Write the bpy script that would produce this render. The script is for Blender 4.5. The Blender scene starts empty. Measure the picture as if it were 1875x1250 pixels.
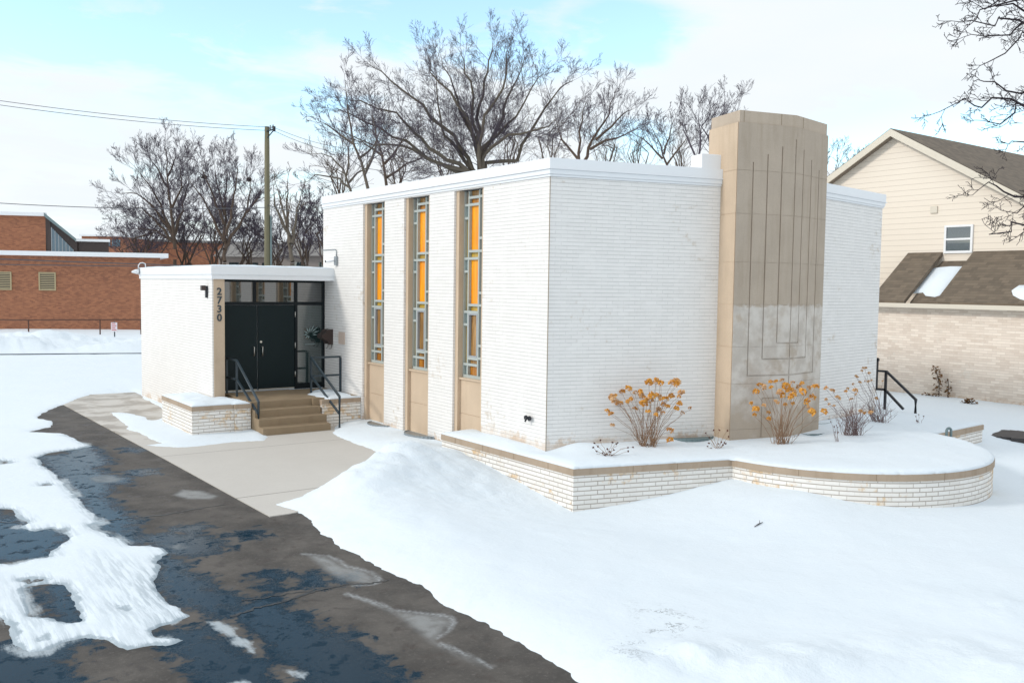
import bpy, math, random
import numpy as np
from mathutils import Vector, Matrix
random.seed(7)
PI = math.pi
scene = bpy.context.scene
COL = scene.collection

# ------------------------------------------------------------------ camera
CAM = np.array([-9.7269, -12.3046, 3.3465])
FPX, PAN, PITCH, ROLL = 1651.67, 0.62944, 0.06097, 0.01384
cf = np.array([math.sin(PAN)*math.cos(PITCH), math.cos(PAN)*math.cos(PITCH), -math.sin(PITCH)])
cr = np.array([math.cos(PAN), -math.sin(PAN), 0.0]); cu = np.cross(cr, cf)
cr, cu = cr*math.cos(ROLL)+cu*math.sin(ROLL), cu*math.cos(ROLL)-cr*math.sin(ROLL)
cd = bpy.data.cameras.new('camera'); co = bpy.data.objects.new('camera', cd); COL.objects.link(co)
cd.sensor_width = 36; cd.lens = FPX/1875*36; cd.clip_end = 2000; cd.clip_start = .1
co.matrix_world = Matrix(((cr[0], cu[0], -cf[0], CAM[0]), (cr[1], cu[1], -cf[1], CAM[1]), (cr[2], cu[2], -cf[2], CAM[2]), (0, 0, 0, 1)))
scene.camera = co
# measured points of the photograph -> places in the world
def ray(x, y): return cf+(x-937.5)/FPX*cr-(y-625)/FPX*cu
def atz(x, y, z=0.0):
    d = ray(x, y); return CAM+d*((z-CAM[2])/d[2])
def atx(x, y, X):
    d = ray(x, y); return CAM+d*((X-CAM[0])/d[0])
def aty(x, y, Y):
    d = ray(x, y); return CAM+d*((Y-CAM[1])/d[1])
def atd(x, y, D): return CAM+ray(x, y)*D
def crop(pts, s, ox, oy): return [(p[0]/s+ox, p[1]/s+oy) for p in pts]

# ------------------------------------------------------------------ node helpers
def new_mat(name):
    m = bpy.data.materials.new(name); m.use_nodes = True
    nt = m.node_tree; nt.nodes.clear()
    out = nt.nodes.new('ShaderNodeOutputMaterial'); b = nt.nodes.new('ShaderNodeBsdfPrincipled')
    nt.links.new(b.outputs[0], out.inputs[0]); return m, nt, b
def setin(nt, sock, v):
    if isinstance(v, bpy.types.NodeSocket): nt.links.new(v, sock)
    else:
        if sock.type == 'RGBA' and isinstance(v, (tuple, list)) and len(v) == 3: v = (*v, 1)
        sock.default_value = v
def N(nt, t, ins=None, **at):
    n = nt.nodes.new(t)
    for k, v in at.items(): setattr(n, k, v)
    for k, v in (ins or {}).items(): setin(nt, n.inputs[k], v)
    return n
def MT(nt, op, a, b=0.0, c=0.0, clamp=False):
    n = N(nt, 'ShaderNodeMath', {0: a, 1: b, 2: c}, operation=op, use_clamp=clamp); return n.outputs[0]
def SS(nt, v, lo, hi, tlo=0.0, thi=1.0):
    n = N(nt, 'ShaderNodeMapRange', {0: v, 1: lo, 2: hi, 3: tlo, 4: thi}, interpolation_type='SMOOTHSTEP'); return n.outputs[0]
def MIX(nt, f, a, b, blend='MIX'):
    n = N(nt, 'ShaderNodeMix', {0: f, 6: a, 7: b}, data_type='RGBA', blend_type=blend); return n.outputs[2]
def NOISE(nt, vec, scale, detail=4, rough=.55, dist=0.0):
    n = N(nt, 'ShaderNodeTexNoise', {'Scale': scale, 'Detail': detail, 'Roughness': rough, 'Distortion': dist})
    if vec is not None: nt.links.new(vec, n.inputs['Vector'])
    return n.outputs[0]
def POS(nt): return N(nt, 'ShaderNodeNewGeometry').outputs['Position']
def UV(nt): return N(nt, 'ShaderNodeTexCoord').outputs['UV']
def SEP(nt, v): return N(nt, 'ShaderNodeSeparateXYZ', {0: v}).outputs
def COMB(nt, x, y, z=0.0): return N(nt, 'ShaderNodeCombineXYZ', {0: x, 1: y, 2: z}).outputs[0]
def BUMP(nt, b, h, strength=.3, dist=.02):
    n = N(nt, 'ShaderNodeBump', {'Height': h, 'Strength': strength, 'Distance': dist}); nt.links.new(n.outputs[0], b.inputs['Normal'])
def STRETCH(nt, v, s): return N(nt, 'ShaderNodeMapping', {0: v, 3: s}).outputs[0]

def plain(name, col, rough=.6, metal=0.0, var=.12, scale=6, bump=.0, spec=.5, stretch=(1, 1, 1)):
    m, nt, b = new_mat(name)
    v = STRETCH(nt, POS(nt), stretch)
    n = NOISE(nt, v, scale, 5)
    c = MIX(nt, n, tuple(x*(1-var) for x in col), tuple(min(1, x*(1+var)) for x in col))
    setin(nt, b.inputs['Base Color'], c); b.inputs['Roughness'].default_value = rough; b.inputs['Metallic'].default_value = metal
    b.inputs['Specular IOR Level'].default_value = spec
    if bump: BUMP(nt, b, NOISE(nt, v, scale*6, 4), bump)
    return m

def brick_mat(name, base, base2, joint, course, length, hs, vs, wear_col, wear, zlo=None, jw=.011, bump=.22, per=.5, lowcol=(.5, .3, .14), streak=.0, randjoint=.0):
    """coursed brick: thin dark bed joints, weaker head joints, worn paint"""
    m, nt, b = new_mat(name)
    u, v, _ = SEP(nt, UV(nt)); p = POS(nt)
    row = MT(nt, 'DIVIDE', v, course); fr = MT(nt, 'FRACT', row); ri = MT(nt, 'FLOOR', row)
    dd = MT(nt, 'SUBTRACT', .5, MT(nt, 'ABSOLUTE', MT(nt, 'SUBTRACT', fr, .5)))
    h = SS(nt, dd, jw/course*.9, jw/course*.25)
    off = MT(nt, 'MULTIPLY', MT(nt, 'FLOORED_MODULO', ri, 2.0), .5)
    uu = MT(nt, 'ADD', MT(nt, 'DIVIDE', u, length), off); fu = MT(nt, 'FRACT', uu); ui = MT(nt, 'FLOOR', uu)
    du = MT(nt, 'SUBTRACT', .5, MT(nt, 'ABSOLUTE', MT(nt, 'SUBTRACT', fu, .5)))
    vj = SS(nt, du, jw/length*.9, jw/length*.25)
    wn = N(nt, 'ShaderNodeTexWhiteNoise', {0: COMB(nt, ui, ri)}, noise_dimensions='2D').outputs[0]
    big = NOISE(nt, p, .9, 5, .6); fine = NOISE(nt, p, 9, 6, .65)
    c = MIX(nt, MT(nt, 'MULTIPLY', wn, per), base, base2)
    c = MIX(nt, SS(nt, fine, .42, .72, 0, .5), c, tuple(x*.93 for x in base))
    wsum = MT(nt, 'ADD', MT(nt, 'MULTIPLY', big, .75), MT(nt, 'MULTIPLY', fine, .5))
    wsum = MT(nt, 'ADD', wsum, MT(nt, 'MULTIPLY', wn, .10))
    wm = SS(nt, wsum, .88-wear, 1.0-wear)
    c = MIX(nt, MT(nt, 'MULTIPLY', wm, .75), c, wear_col)
    if zlo is not None:      # flaked paint and rust stain just above the ground line
        z = SEP(nt, p)[2]
        base_z = SS(nt, SEP(nt, p)[1], 2.65, 2.75, zlo, .10)
        dz = MT(nt, 'SUBTRACT', z, base_z)
        low = SS(nt, MT(nt, 'ADD', dz, MT(nt, 'MULTIPLY', MT(nt, 'SUBTRACT', fine, .5), .7)), .16, .0)
        low = MT(nt, 'MULTIPLY', low, SS(nt, NOISE(nt, p, 1.7, 4), .38, .62, .12, 1))
        c = MIX(nt, MT(nt, 'MULTIPLY', low, .6), c, lowcol)
    jv = NOISE(nt, p, 3.2, 3)
    hh = MT(nt, 'MULTIPLY', h, MT(nt, 'MULTIPLY', SS(nt, jv, .25, .6, 1-randjoint, 1), hs))
    vv = MT(nt, 'MULTIPLY', vj, MT(nt, 'MULTIPLY', SS(nt, NOISE(nt, p, 2.3, 3), .3, .7, .1, 1), vs))
    j = MT(nt, 'MAXIMUM', hh, vv)
    c = MIX(nt, j, c, joint)
    setin(nt, b.inputs['Base Color'], c); b.inputs['Roughness'].default_value = .75; b.inputs['Specular IOR Level'].default_value = .3
    hgt = MT(nt, 'SUBTRACT', MT(nt, 'ADD', MT(nt, 'MULTIPLY', fine, .25), MT(nt, 'MULTIPLY', wn, .12)), MT(nt, 'MAXIMUM', h, MT(nt, 'MULTIPLY', vj, .6)))
    BUMP(nt, b, hgt, bump, .008)
    return m

M = {}
W1, W2 = (.83, .81, .785), (.75, .735, .71)
M['white_brick'] = brick_mat('white_brick', W1, W2, (.33, .32, .31), .0677, .225, .48, .22, (.62, .55, .47), .10, .56, randjoint=.6)
M['planter_brick'] = brick_mat('planter_brick', (.84, .815, .775), (.71, .67, .61), (.27, .21, .165), .0735, .235, .8, .8, (.66, .42, .18), .165, None, jw=.012, bump=.5, lowcol=(.5, .3, .12))
M['white_brick_low'] = brick_mat('white_brick_low', W1, W2, (.33, .3, .27), .0677, .225, .46, .22, (.58, .44, .32), .0, .06, randjoint=.7)
M['red_brick'] = brick_mat('red_brick', (.40, .165, .085), (.23, .09, .052), (.36, .22, .15), .075, .22, .35, .3, (.20, .07, .05), .10, None, per=1, jw=.02)
M['house_brick'] = brick_mat('house_brick', (.84, .74, .64), (.66, .55, .46), (.58, .49, .41), .08, .26, .6, .55, (.72, .66, .58), .12, .05, per=1, jw=.015)
M['white_metal'] = plain('white_metal', (.80, .82, .84), .35, var=.03, scale=2)
M['dark_metal'] = plain('dark_metal', (.030, .048, .062), .35, var=.2)
M['black_metal'] = plain('black_metal', (.010, .012, .018), .35, var=.2)
M['grey_metal'] = plain('grey_metal', (.30, .33, .35), .4, metal=.6)
M['brown_metal'] = plain('brown_metal', (.045, .028, .024), .35, var=.25, bump=.1)
M['silver'] = plain('silver', (.65, .64, .60), .3, metal=.9)
M['door_paint'] = plain('door_paint', (.0055, .0145, .017), .5, var=.08, scale=3, spec=.22)
M['door_frame'] = plain('door_frame', (.004, .008, .011), .45, var=.1, spec=.25)
M['bar_grey'] = plain('bar_grey', (.42, .46, .44), .5, var=.08, scale=8)
M['sash_grey'] = plain('sash_grey', (.34, .36, .38), .45, var=.08)
M['coping'] = None
M['asphalt_roof'] = plain('asphalt_roof', (.07, .07, .08), .9)
M['cream_trim'] = plain('cream_trim', (.66, .60, .50), .6, var=.04)
M['white_trim'] = plain('white_trim', (.8, .8, .8), .5, var=.03)
M['soffit'] = plain('soffit', (.22, .18, .14), .7)
M['tan_louvre'] = plain('tan_louvre', (.42, .34, .20), .6, var=.1)
M['pole_wood'] = plain('pole_wood', (.17, .155, .095), .85, var=.35, scale=3, bump=.3, stretch=(6, 6, .4))
M['wire'] = plain('wire', (.09, .09, .10), .6)
M['rust'] = plain('rust', (.10, .045, .03), .8, var=.3)
M['sign_white'] = plain('sign_white', (.72, .66, .70), .6, var=.05)
M['sign_red'] = plain('sign_red', (.5, .10, .10), .6)
M['green_metal'] = plain('green_metal', (.17, .23, .24), .45, metal=.2, var=.15)
M['plaque'] = plain('plaque', (.62, .50, .42), .6, var=.1, scale=14)
M['far_wall'] = plain('far_wall', (.30, .26, .235), .9, var=.15, scale=.5)
M['far_roof'] = plain('far_roof', (.23, .22, .21), .9, var=.15, scale=.4)
M['etch'] = plain('etch', (.20, .26, .26), .6)

def stone_mat(name, col, lime=False, streak=.3, bump=.25):
    m, nt, b = new_mat(name)
    p = POS(nt); u, v, _ = SEP(nt, UV(nt))
    st = NOISE(nt, STRETCH(nt, p, (5, 5, .5)), 1.2, 6, .6)
    cl = NOISE(nt, p, 1.6, 6, .6); fi = NOISE(nt, p, 40, 4, .7)
    c = MIX(nt, cl, tuple(x*.84 for x in col), tuple(min(1, x*1.14) for x in col))
    c = MIX(nt, SS(nt, st, .45, .75, 0, streak), c, (col[0]*.72, col[1]*.68, col[2]*.62))
    c = MIX(nt, SS(nt, fi, .4, .7, 0, .12), c, (.25, .2, .15))
    if lime:   # a worn grey limewash lies over the lower stone, ragged along its top edge
        z = SEP(nt, p)[2]
        n2 = NOISE(nt, p, 2.6, 6, .62); n3 = NOISE(nt, p, 11, 4, .6)
        top = SS(nt, MT(nt, 'ADD', z, MT(nt, 'MULTIPLY', MT(nt, 'SUBTRACT', n3, .5), .22)), 3.08, 3.02)
        bot = SS(nt, MT(nt, 'ADD', z, MT(nt, 'MULTIPLY', MT(nt, 'SUBTRACT', n2, .5), 2.0)), .75, 1.65)
        pat = SS(nt, n2, .28, .50, .12, 1)
        f = MT(nt, 'MULTIPLY', MT(nt, 'MULTIPLY', top, bot), MT(nt, 'MULTIPLY', pat, .85))
        gcol = MIX(nt, SS(nt, NOISE(nt, p, 3.7, 5), .35, .65), (.50, .455, .405), (.64, .60, .55))
        c = MIX(nt, f, c, gcol)
    setin(nt, b.inputs['Base Color'], c); b.inputs['Roughness'].default_value = .85; b.inputs['Specular IOR Level'].default_value = .2
    BUMP(nt, b, MT(nt, 'ADD', fi, MT(nt, 'MULTIPLY', cl, 2)), bump, .006)
    return m
M['tower_stone'] = stone_mat('tower_stone', (.455, .38, .305), True, .45)
M['tower_side'] = stone_mat('tower_side', (.58, .455, .335), False)  # same stone as the front, with warm sunlight put into its colour
M['cap_stone'] = stone_mat('cap_stone', (.50, .415, .33), False)
M['limestone'] = stone_mat('limestone', (.60, .47, .345), False, .18)
M['coping'] = stone_mat('coping', (.42, .33, .25), False, .55)
M['step_stone'] = stone_mat('step_stone', (.30, .228, .15), False, .35)
M['groove'] = plain('groove', (.22, .16, .10), .9)

def concrete_mat():
    m, nt, b = new_mat('concrete')
    p = POS(nt); x, y, z = SEP(nt, p)
    a1 = NOISE(nt, p, .8, 5, .6); a2 = NOISE(nt, p, 30, 4, .7)
    c = MIX(nt, a1, (.50, .475, .44), (.60, .575, .535))
    wet = SS(nt, MT(nt, 'ADD', MT(nt, 'MULTIPLY', NOISE(nt, p, 1.3, 5, .6), .8), MT(nt, 'MULTIPLY', SS(nt, y, 5.5, 9.5), .22)), .58, .68)
    c = MIX(nt, MT(nt, 'MULTIPLY', wet, .6), c, (.24, .19, .135))
    c = MIX(nt, SS(nt, a2, .5, .8, 0, .25), c, (.3, .26, .22))
    def line(s, at, w): return SS(nt, MT(nt, 'ABSOLUTE', MT(nt, 'SUBTRACT', s, at)), w, w*.4)
    j = MT(nt, 'MAXIMUM', line(y, 1.35, .018), MT(nt, 'MAXIMUM', line(y, 5.4, .014), line(y, 9.6, .014)))
    c = MIX(nt, MT(nt, 'MULTIPLY', j, .8), c, (.12, .10, .09))
    setin(nt, b.inputs['Base Color'], c); setin(nt, b.inputs['Roughness'], MIX(nt, wet, (.85,)*3, (.5,)*3))
    BUMP(nt, b, MT(nt, 'SUBTRACT', MT(nt, 'MULTIPLY', a2, .3), j), .3, .01)
    return m
M['concrete'] = concrete_mat()

def snow_mat(name='snow', bumpk=.5):
    m, nt, b = new_mat(name)
    p = POS(nt)
    a1 = NOISE(nt, p, 1.1, 5, .6); a2 = NOISE(nt, p, 14, 6, .7); a3 = NOISE(nt, p, 90, 3, .7)
    c = MIX(nt, a1, (.73, .81, .875), (.785, .845, .895))
    setin(nt, b.inputs['Base Color'], c); b.inputs['Roughness'].default_value = .7; b.inputs['Specular IOR Level'].default_value = .25
    BUMP(nt, b, MT(nt, 'ADD', MT(nt, 'MULTIPLY', a1, 2.0), MT(nt, 'ADD', MT(nt, 'MULTIPLY', a2, .5), MT(nt, 'MULTIPLY', a3, .12))), bumpk, .03)
    return m
M['snow'] = snow_mat()

def ground_snow_mat():
    """lying snow; the vertex layers say where it is slushy, tyre-streaked or strewn with grit"""
    m, nt, b = new_mat('ground_snow')
    p = POS(nt)
    at = lambda n: N(nt, 'ShaderNodeAttribute', attribute_name=n).outputs['Fac']
    a1 = NOISE(nt, p, .7, 6, .6); a2 = NOISE(nt, p, 12, 6, .7); a3 = NOISE(nt, p, 80, 3, .7)
    c = MIX(nt, a1, (.73, .81, .875), (.785, .845, .895))
    st = NOISE(nt, STRETCH(nt, p, (9, .7, 1)), 2.2, 5, .65)
    sl = MT(nt, 'MULTIPLY', at('slush'), SS(nt, st, .40, .60))
    c = MIX(nt, MT(nt, 'MULTIPLY', sl, .62), c, (.30, .37, .42))
    ed = SS(nt, MT(nt, 'ADD', MT(nt, 'MULTIPLY', at('edge'), .75), MT(nt, 'MULTIPLY', MT(nt, 'ADD', MT(nt, 'MULTIPLY', NOISE(nt, p, 16, 5, .7), .6), MT(nt, 'MULTIPLY', st, .4)), .8)), .86, 1.12)
    c = MIX(nt, MT(nt, 'MULTIPLY', ed, .75), c, (.30, .37, .42))
    gr = MT(nt, 'MULTIPLY', MT(nt, 'MULTIPLY', at('grit'), SS(nt, NOISE(nt, p, 4.5, 4), .46, .56)), SS(nt, NOISE(nt, p, 17, 5, .75, 1.2), .50, .57))
    c = MIX(nt, MT(nt, 'MULTIPLY', gr, .75), c, (.20, .22, .23))
    setin(nt, b.inputs['Base Color'], c); b.inputs['Roughness'].default_value = .7; b.inputs['Specular IOR Level'].default_value = .25
    lump = MT(nt, 'MULTIPLY', at('lump'), NOISE(nt, p, 5.5, 6, .7))
    BUMP(nt, b, MT(nt, 'ADD', MT(nt, 'ADD', MT(nt, 'MULTIPLY', a1, 2.5), MT(nt, 'MULTIPLY', lump, 2.5)), MT(nt, 'ADD', MT(nt, 'MULTIPLY', a2, .35), MT(nt, 'MULTIPLY', a3, .12))), .55, .035)
    return m
M['ground_snow'] = ground_snow_mat()

def asphalt_mat():
    m, nt, b = new_mat('asphalt')
    p = POS(nt)
    at = lambda n: N(nt, 'ShaderNodeAttribute', attribute_name=n).outputs['Fac']
    n1 = NOISE(nt, p, 1.5, 6, .62); n2 = NOISE(nt, p, 4.5, 6, .65, .4); n3 = NOISE(nt, p, 130, 2, .8); n4 = NOISE(nt, p, 24, 5, .7)
    c = MIX(nt, SS(nt, n1, .3, .7), (.060, .055, .051), (.135, .122, .110))
    c = MIX(nt, SS(nt, n3, .35, .75, 0, .5), c, (.055, .05, .045))
    c = MIX(nt, SS(nt, n4, .52, .72, 0, .35), c, (.20, .18, .165))
    # damp rusty brown stain with blotchy edges
    st = SS(nt, MT(nt, 'ADD', MT(nt, 'MULTIPLY', n2, .8), MT(nt, 'MULTIPLY', n4, .30)), .60, .63)
    c = MIX(nt, MT(nt, 'MULTIPLY', st, .8), c, (.045, .034, .028))
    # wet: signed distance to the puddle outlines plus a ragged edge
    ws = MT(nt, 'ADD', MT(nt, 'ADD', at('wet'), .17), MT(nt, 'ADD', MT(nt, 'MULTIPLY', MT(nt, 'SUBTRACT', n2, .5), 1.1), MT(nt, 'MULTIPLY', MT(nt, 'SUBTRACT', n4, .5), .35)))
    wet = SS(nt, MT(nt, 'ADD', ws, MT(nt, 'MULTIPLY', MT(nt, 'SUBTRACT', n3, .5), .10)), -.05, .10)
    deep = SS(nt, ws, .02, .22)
    c = MIX(nt, wet, c, MIX(nt, n4, (.002, .017, .034), (.007, .034, .060)))  # wet patches hold the sky's blue reflection in their base colour
    fr = SS(nt, MT(nt, 'ADD', MT(nt, 'MULTIPLY', at('frost'), .62), MT(nt, 'ADD', MT(nt, 'MULTIPLY', NOISE(nt, STRETCH(nt, p, (9, .9, 1)), 2.4, 7, .72), .42), MT(nt, 'MULTIPLY', n4, .30))), .74, 1.0)
    c = MIX(nt, MT(nt, 'MULTIPLY', fr, .85), c, MIX(nt, n3, (.30, .36, .40), (.62, .68, .72)))
    rim = MT(nt, 'MULTIPLY', at('rim'), SS(nt, n4, .25, .6))
    c = MIX(nt, MT(nt, 'MULTIPLY', rim, .5), c, (.50, .53, .55))
    film = at('film')
    c = MIX(nt, MT(nt, 'MULTIPLY', film, SS(nt, n2, .3, .65, .2, .6)), c, (.36, .38, .385))
    setin(nt, b.inputs['Base Color'], c)
    r = MIX(nt, wet, (.8,)*3, (.33,)*3); r = MIX(nt, deep, r, (.13,)*3); r = MIX(nt, st, r, (.5,)*3)
    r = MIX(nt, MT(nt, 'MAXIMUM', fr, film), r, (.38,)*3)
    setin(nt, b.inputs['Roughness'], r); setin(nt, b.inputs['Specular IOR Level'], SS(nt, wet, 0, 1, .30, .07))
    hh = MT(nt, 'MULTIPLY', MT(nt, 'ADD', MT(nt, 'MULTIPLY', n3, .7), MT(nt, 'MULTIPLY', n4, .5)), MT(nt, 'SUBTRACT', 1.0, MT(nt, 'MULTIPLY', deep, .85)))
    BUMP(nt, b, hh, .5, .008)
    return m
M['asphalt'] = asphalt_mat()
M['crack'] = plain('crack', (.012, .014, .016), .4)
M['far_asphalt'] = plain('far_asphalt', (.055, .05, .05), .7, var=.4, scale=2, stretch=(1, 5, 1))

def siding_mat():
    m, nt, b = new_mat('siding')
    u, v, _ = SEP(nt, UV(nt)); fr = MT(nt, 'FRACT', MT(nt, 'DIVIDE', v, .19))
    ln = SS(nt, fr, .10, .03)
    c = MIX(nt, NOISE(nt, POS(nt), .5, 3), (.755, .665, .555), (.80, .715, .61))
    c = MIX(nt, MT(nt, 'MULTIPLY', ln, .5), c, (.30, .24, .19))
    setin(nt, b.inputs['Base Color'], c); b.inputs['Roughness'].default_value = .6
    BUMP(nt, b, MT(nt, 'SUBTRACT', 1.0, fr), .5, .02)
    return m
M['siding'] = siding_mat()
def shingle_mat():
    m, nt, b = new_mat('shingle')
    u, v, _ = SEP(nt, UV(nt)); row = MT(nt, 'DIVIDE', v, .14); ri = MT(nt, 'FLOOR', row); fr = MT(nt, 'FRACT', row)
    uu = MT(nt, 'ADD', MT(nt, 'DIVIDE', u, .20), MT(nt, 'MULTIPLY', ri, .37)); ui = MT(nt, 'FLOOR', uu)
    wn = N(nt, 'ShaderNodeTexWhiteNoise', {0: COMB(nt, ui, ri)}, noise_dimensions='2D').outputs[0]
    c = MIX(nt, wn, (.11, .083, .056), (.19, .145, .10))
    c = MIX(nt, SS(nt, fr, .16, .05, 0, .7), c, (.05, .037, .027))
    c = MIX(nt, NOISE(nt, POS(nt), 30, 3), c, MIX(nt, .5, c, (.16, .14, .12)))
    setin(nt, b.inputs['Base Color'], c); b.inputs['Roughness'].default_value = .9
    BUMP(nt, b, MT(nt, 'ADD', MT(nt, 'MULTIPLY', wn, .5), fr), .4, .015)
    return m
M['shingle'] = shingle_mat()

def glass_mat(name, c1, c2, rough=.22, streak=1.0):
    m, nt, b = new_mat(name)
    p = POS(nt)
    n = NOISE(nt, STRETCH(nt, p, (7, 7, .7)), 1.6, 5, .6, .6)
    c = MIX(nt, SS(nt, n, .32, .70), c1, c2)
    setin(nt, b.inputs['Base Color'], c); b.inputs['Roughness'].default_value = rough
    BUMP(nt, b, NOISE(nt, p, 16, 3), .15, .01)
    return m
M['amber'] = glass_mat('amber_glass', (.88, .27, .006), (.96, .42, .014))
M['olive'] = glass_mat('olive_glass', (.42, .25, .03), (.60, .40, .07))
M['brown_gl'] = glass_mat('brown_glass', (.20, .105, .035), (.48, .26, .08))
M['rust_gl'] = glass_mat('rust_glass', (.26, .09, .012), (.55, .22, .02))
M['pale_gl'] = glass_mat('pale_glass', (.34, .42, .40), (.50, .58, .54))
M['grey_gl'] = glass_mat('grey_glass', (.22, .21, .19), (.42, .38, .33))
def mirror_glass(name, tint, ior=1.9, rough=.03):
    m, nt, b = new_mat(name)
    setin(nt, b.inputs['Base Color'], tint); b.inputs['Roughness'].default_value = rough; b.inputs['IOR'].default_value = ior
    b.inputs['Coat Weight'].default_value = .5; b.inputs['Coat Roughness'].default_value = .02
    BUMP(nt, b, NOISE(nt, POS(nt), 1.3, 2), .03, .02)
    return m
M['dark_glass'] = mirror_glass('dark_glass', (.006, .012, .013), 2.3)
M['side_glass'] = mirror_glass('side_glass', (.020, .038, .038), 2.1, .06)
M['win_glass'] = mirror_glass('win_glass', (.025, .045, .05), 2.6)
M['teal_glass'] = mirror_glass('teal_glass', (.05, .12, .17), 1.9, .2)

def bark_mat(name, a, bcol):
    m, nt, b = new_mat(name)
    p = POS(nt)
    c = MIX(nt, NOISE(nt, p, 3, 4), a, bcol)
    setin(nt, b.inputs['Base Color'], c); b.inputs['Roughness'].default_value = .9; b.inputs['Specular IOR Level'].default_value = .2
    return m
M['bark_trunk'] = bark_mat('bark_trunk', (.085, .070, .056), (.17, .145, .115))
M['bark_twig'] = bark_mat('bark_twig', (.066, .056, .076), (.13, .108, .13))
M['bark_brown'] = bark_mat('bark_brown', (.075, .052, .042), (.14, .105, .08))
M['bark_dark'] = bark_mat('bark_dark', (.028, .022, .026), (.055, .045, .05))
M['stem'] = bark_mat('stem', (.20, .115, .07), (.34, .22, .14))
M['stem_purple'] = bark_mat('stem_purple', (.14, .09, .10), (.27, .19, .17))
M['flower'] = bark_mat('flower', (.52, .22, .03), (.82, .44, .10))
M['flower_pale'] = bark_mat('flower_pale', (.52, .28, .12), (.74, .48, .25))
M['flower_red'] = bark_mat('flower_red', (.05, .015, .015), (.16, .05, .035))
M['dead_leaf'] = bark_mat('dead_leaf', (.10, .05, .02), (.22, .12, .05))

# ------------------------------------------------------------------ object helpers
def tag(o, label=None, cat=None, group=None, kind=None):
    if label: o['label'] = label
    if cat: o['category'] = cat
    if group: o['group'] = group
    if kind: o['kind'] = kind
    return o
def thing(name, loc, label, cat, group=None):
    o = bpy.data.objects.new(name, None); COL.objects.link(o); o.location = loc; o.empty_display_size = .2
    return tag(o, label, cat, group)
def wloc(o):
    v = Vector((0, 0, 0))
    while o is not None: v = v+o.location; o = o.parent
    return v

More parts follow.
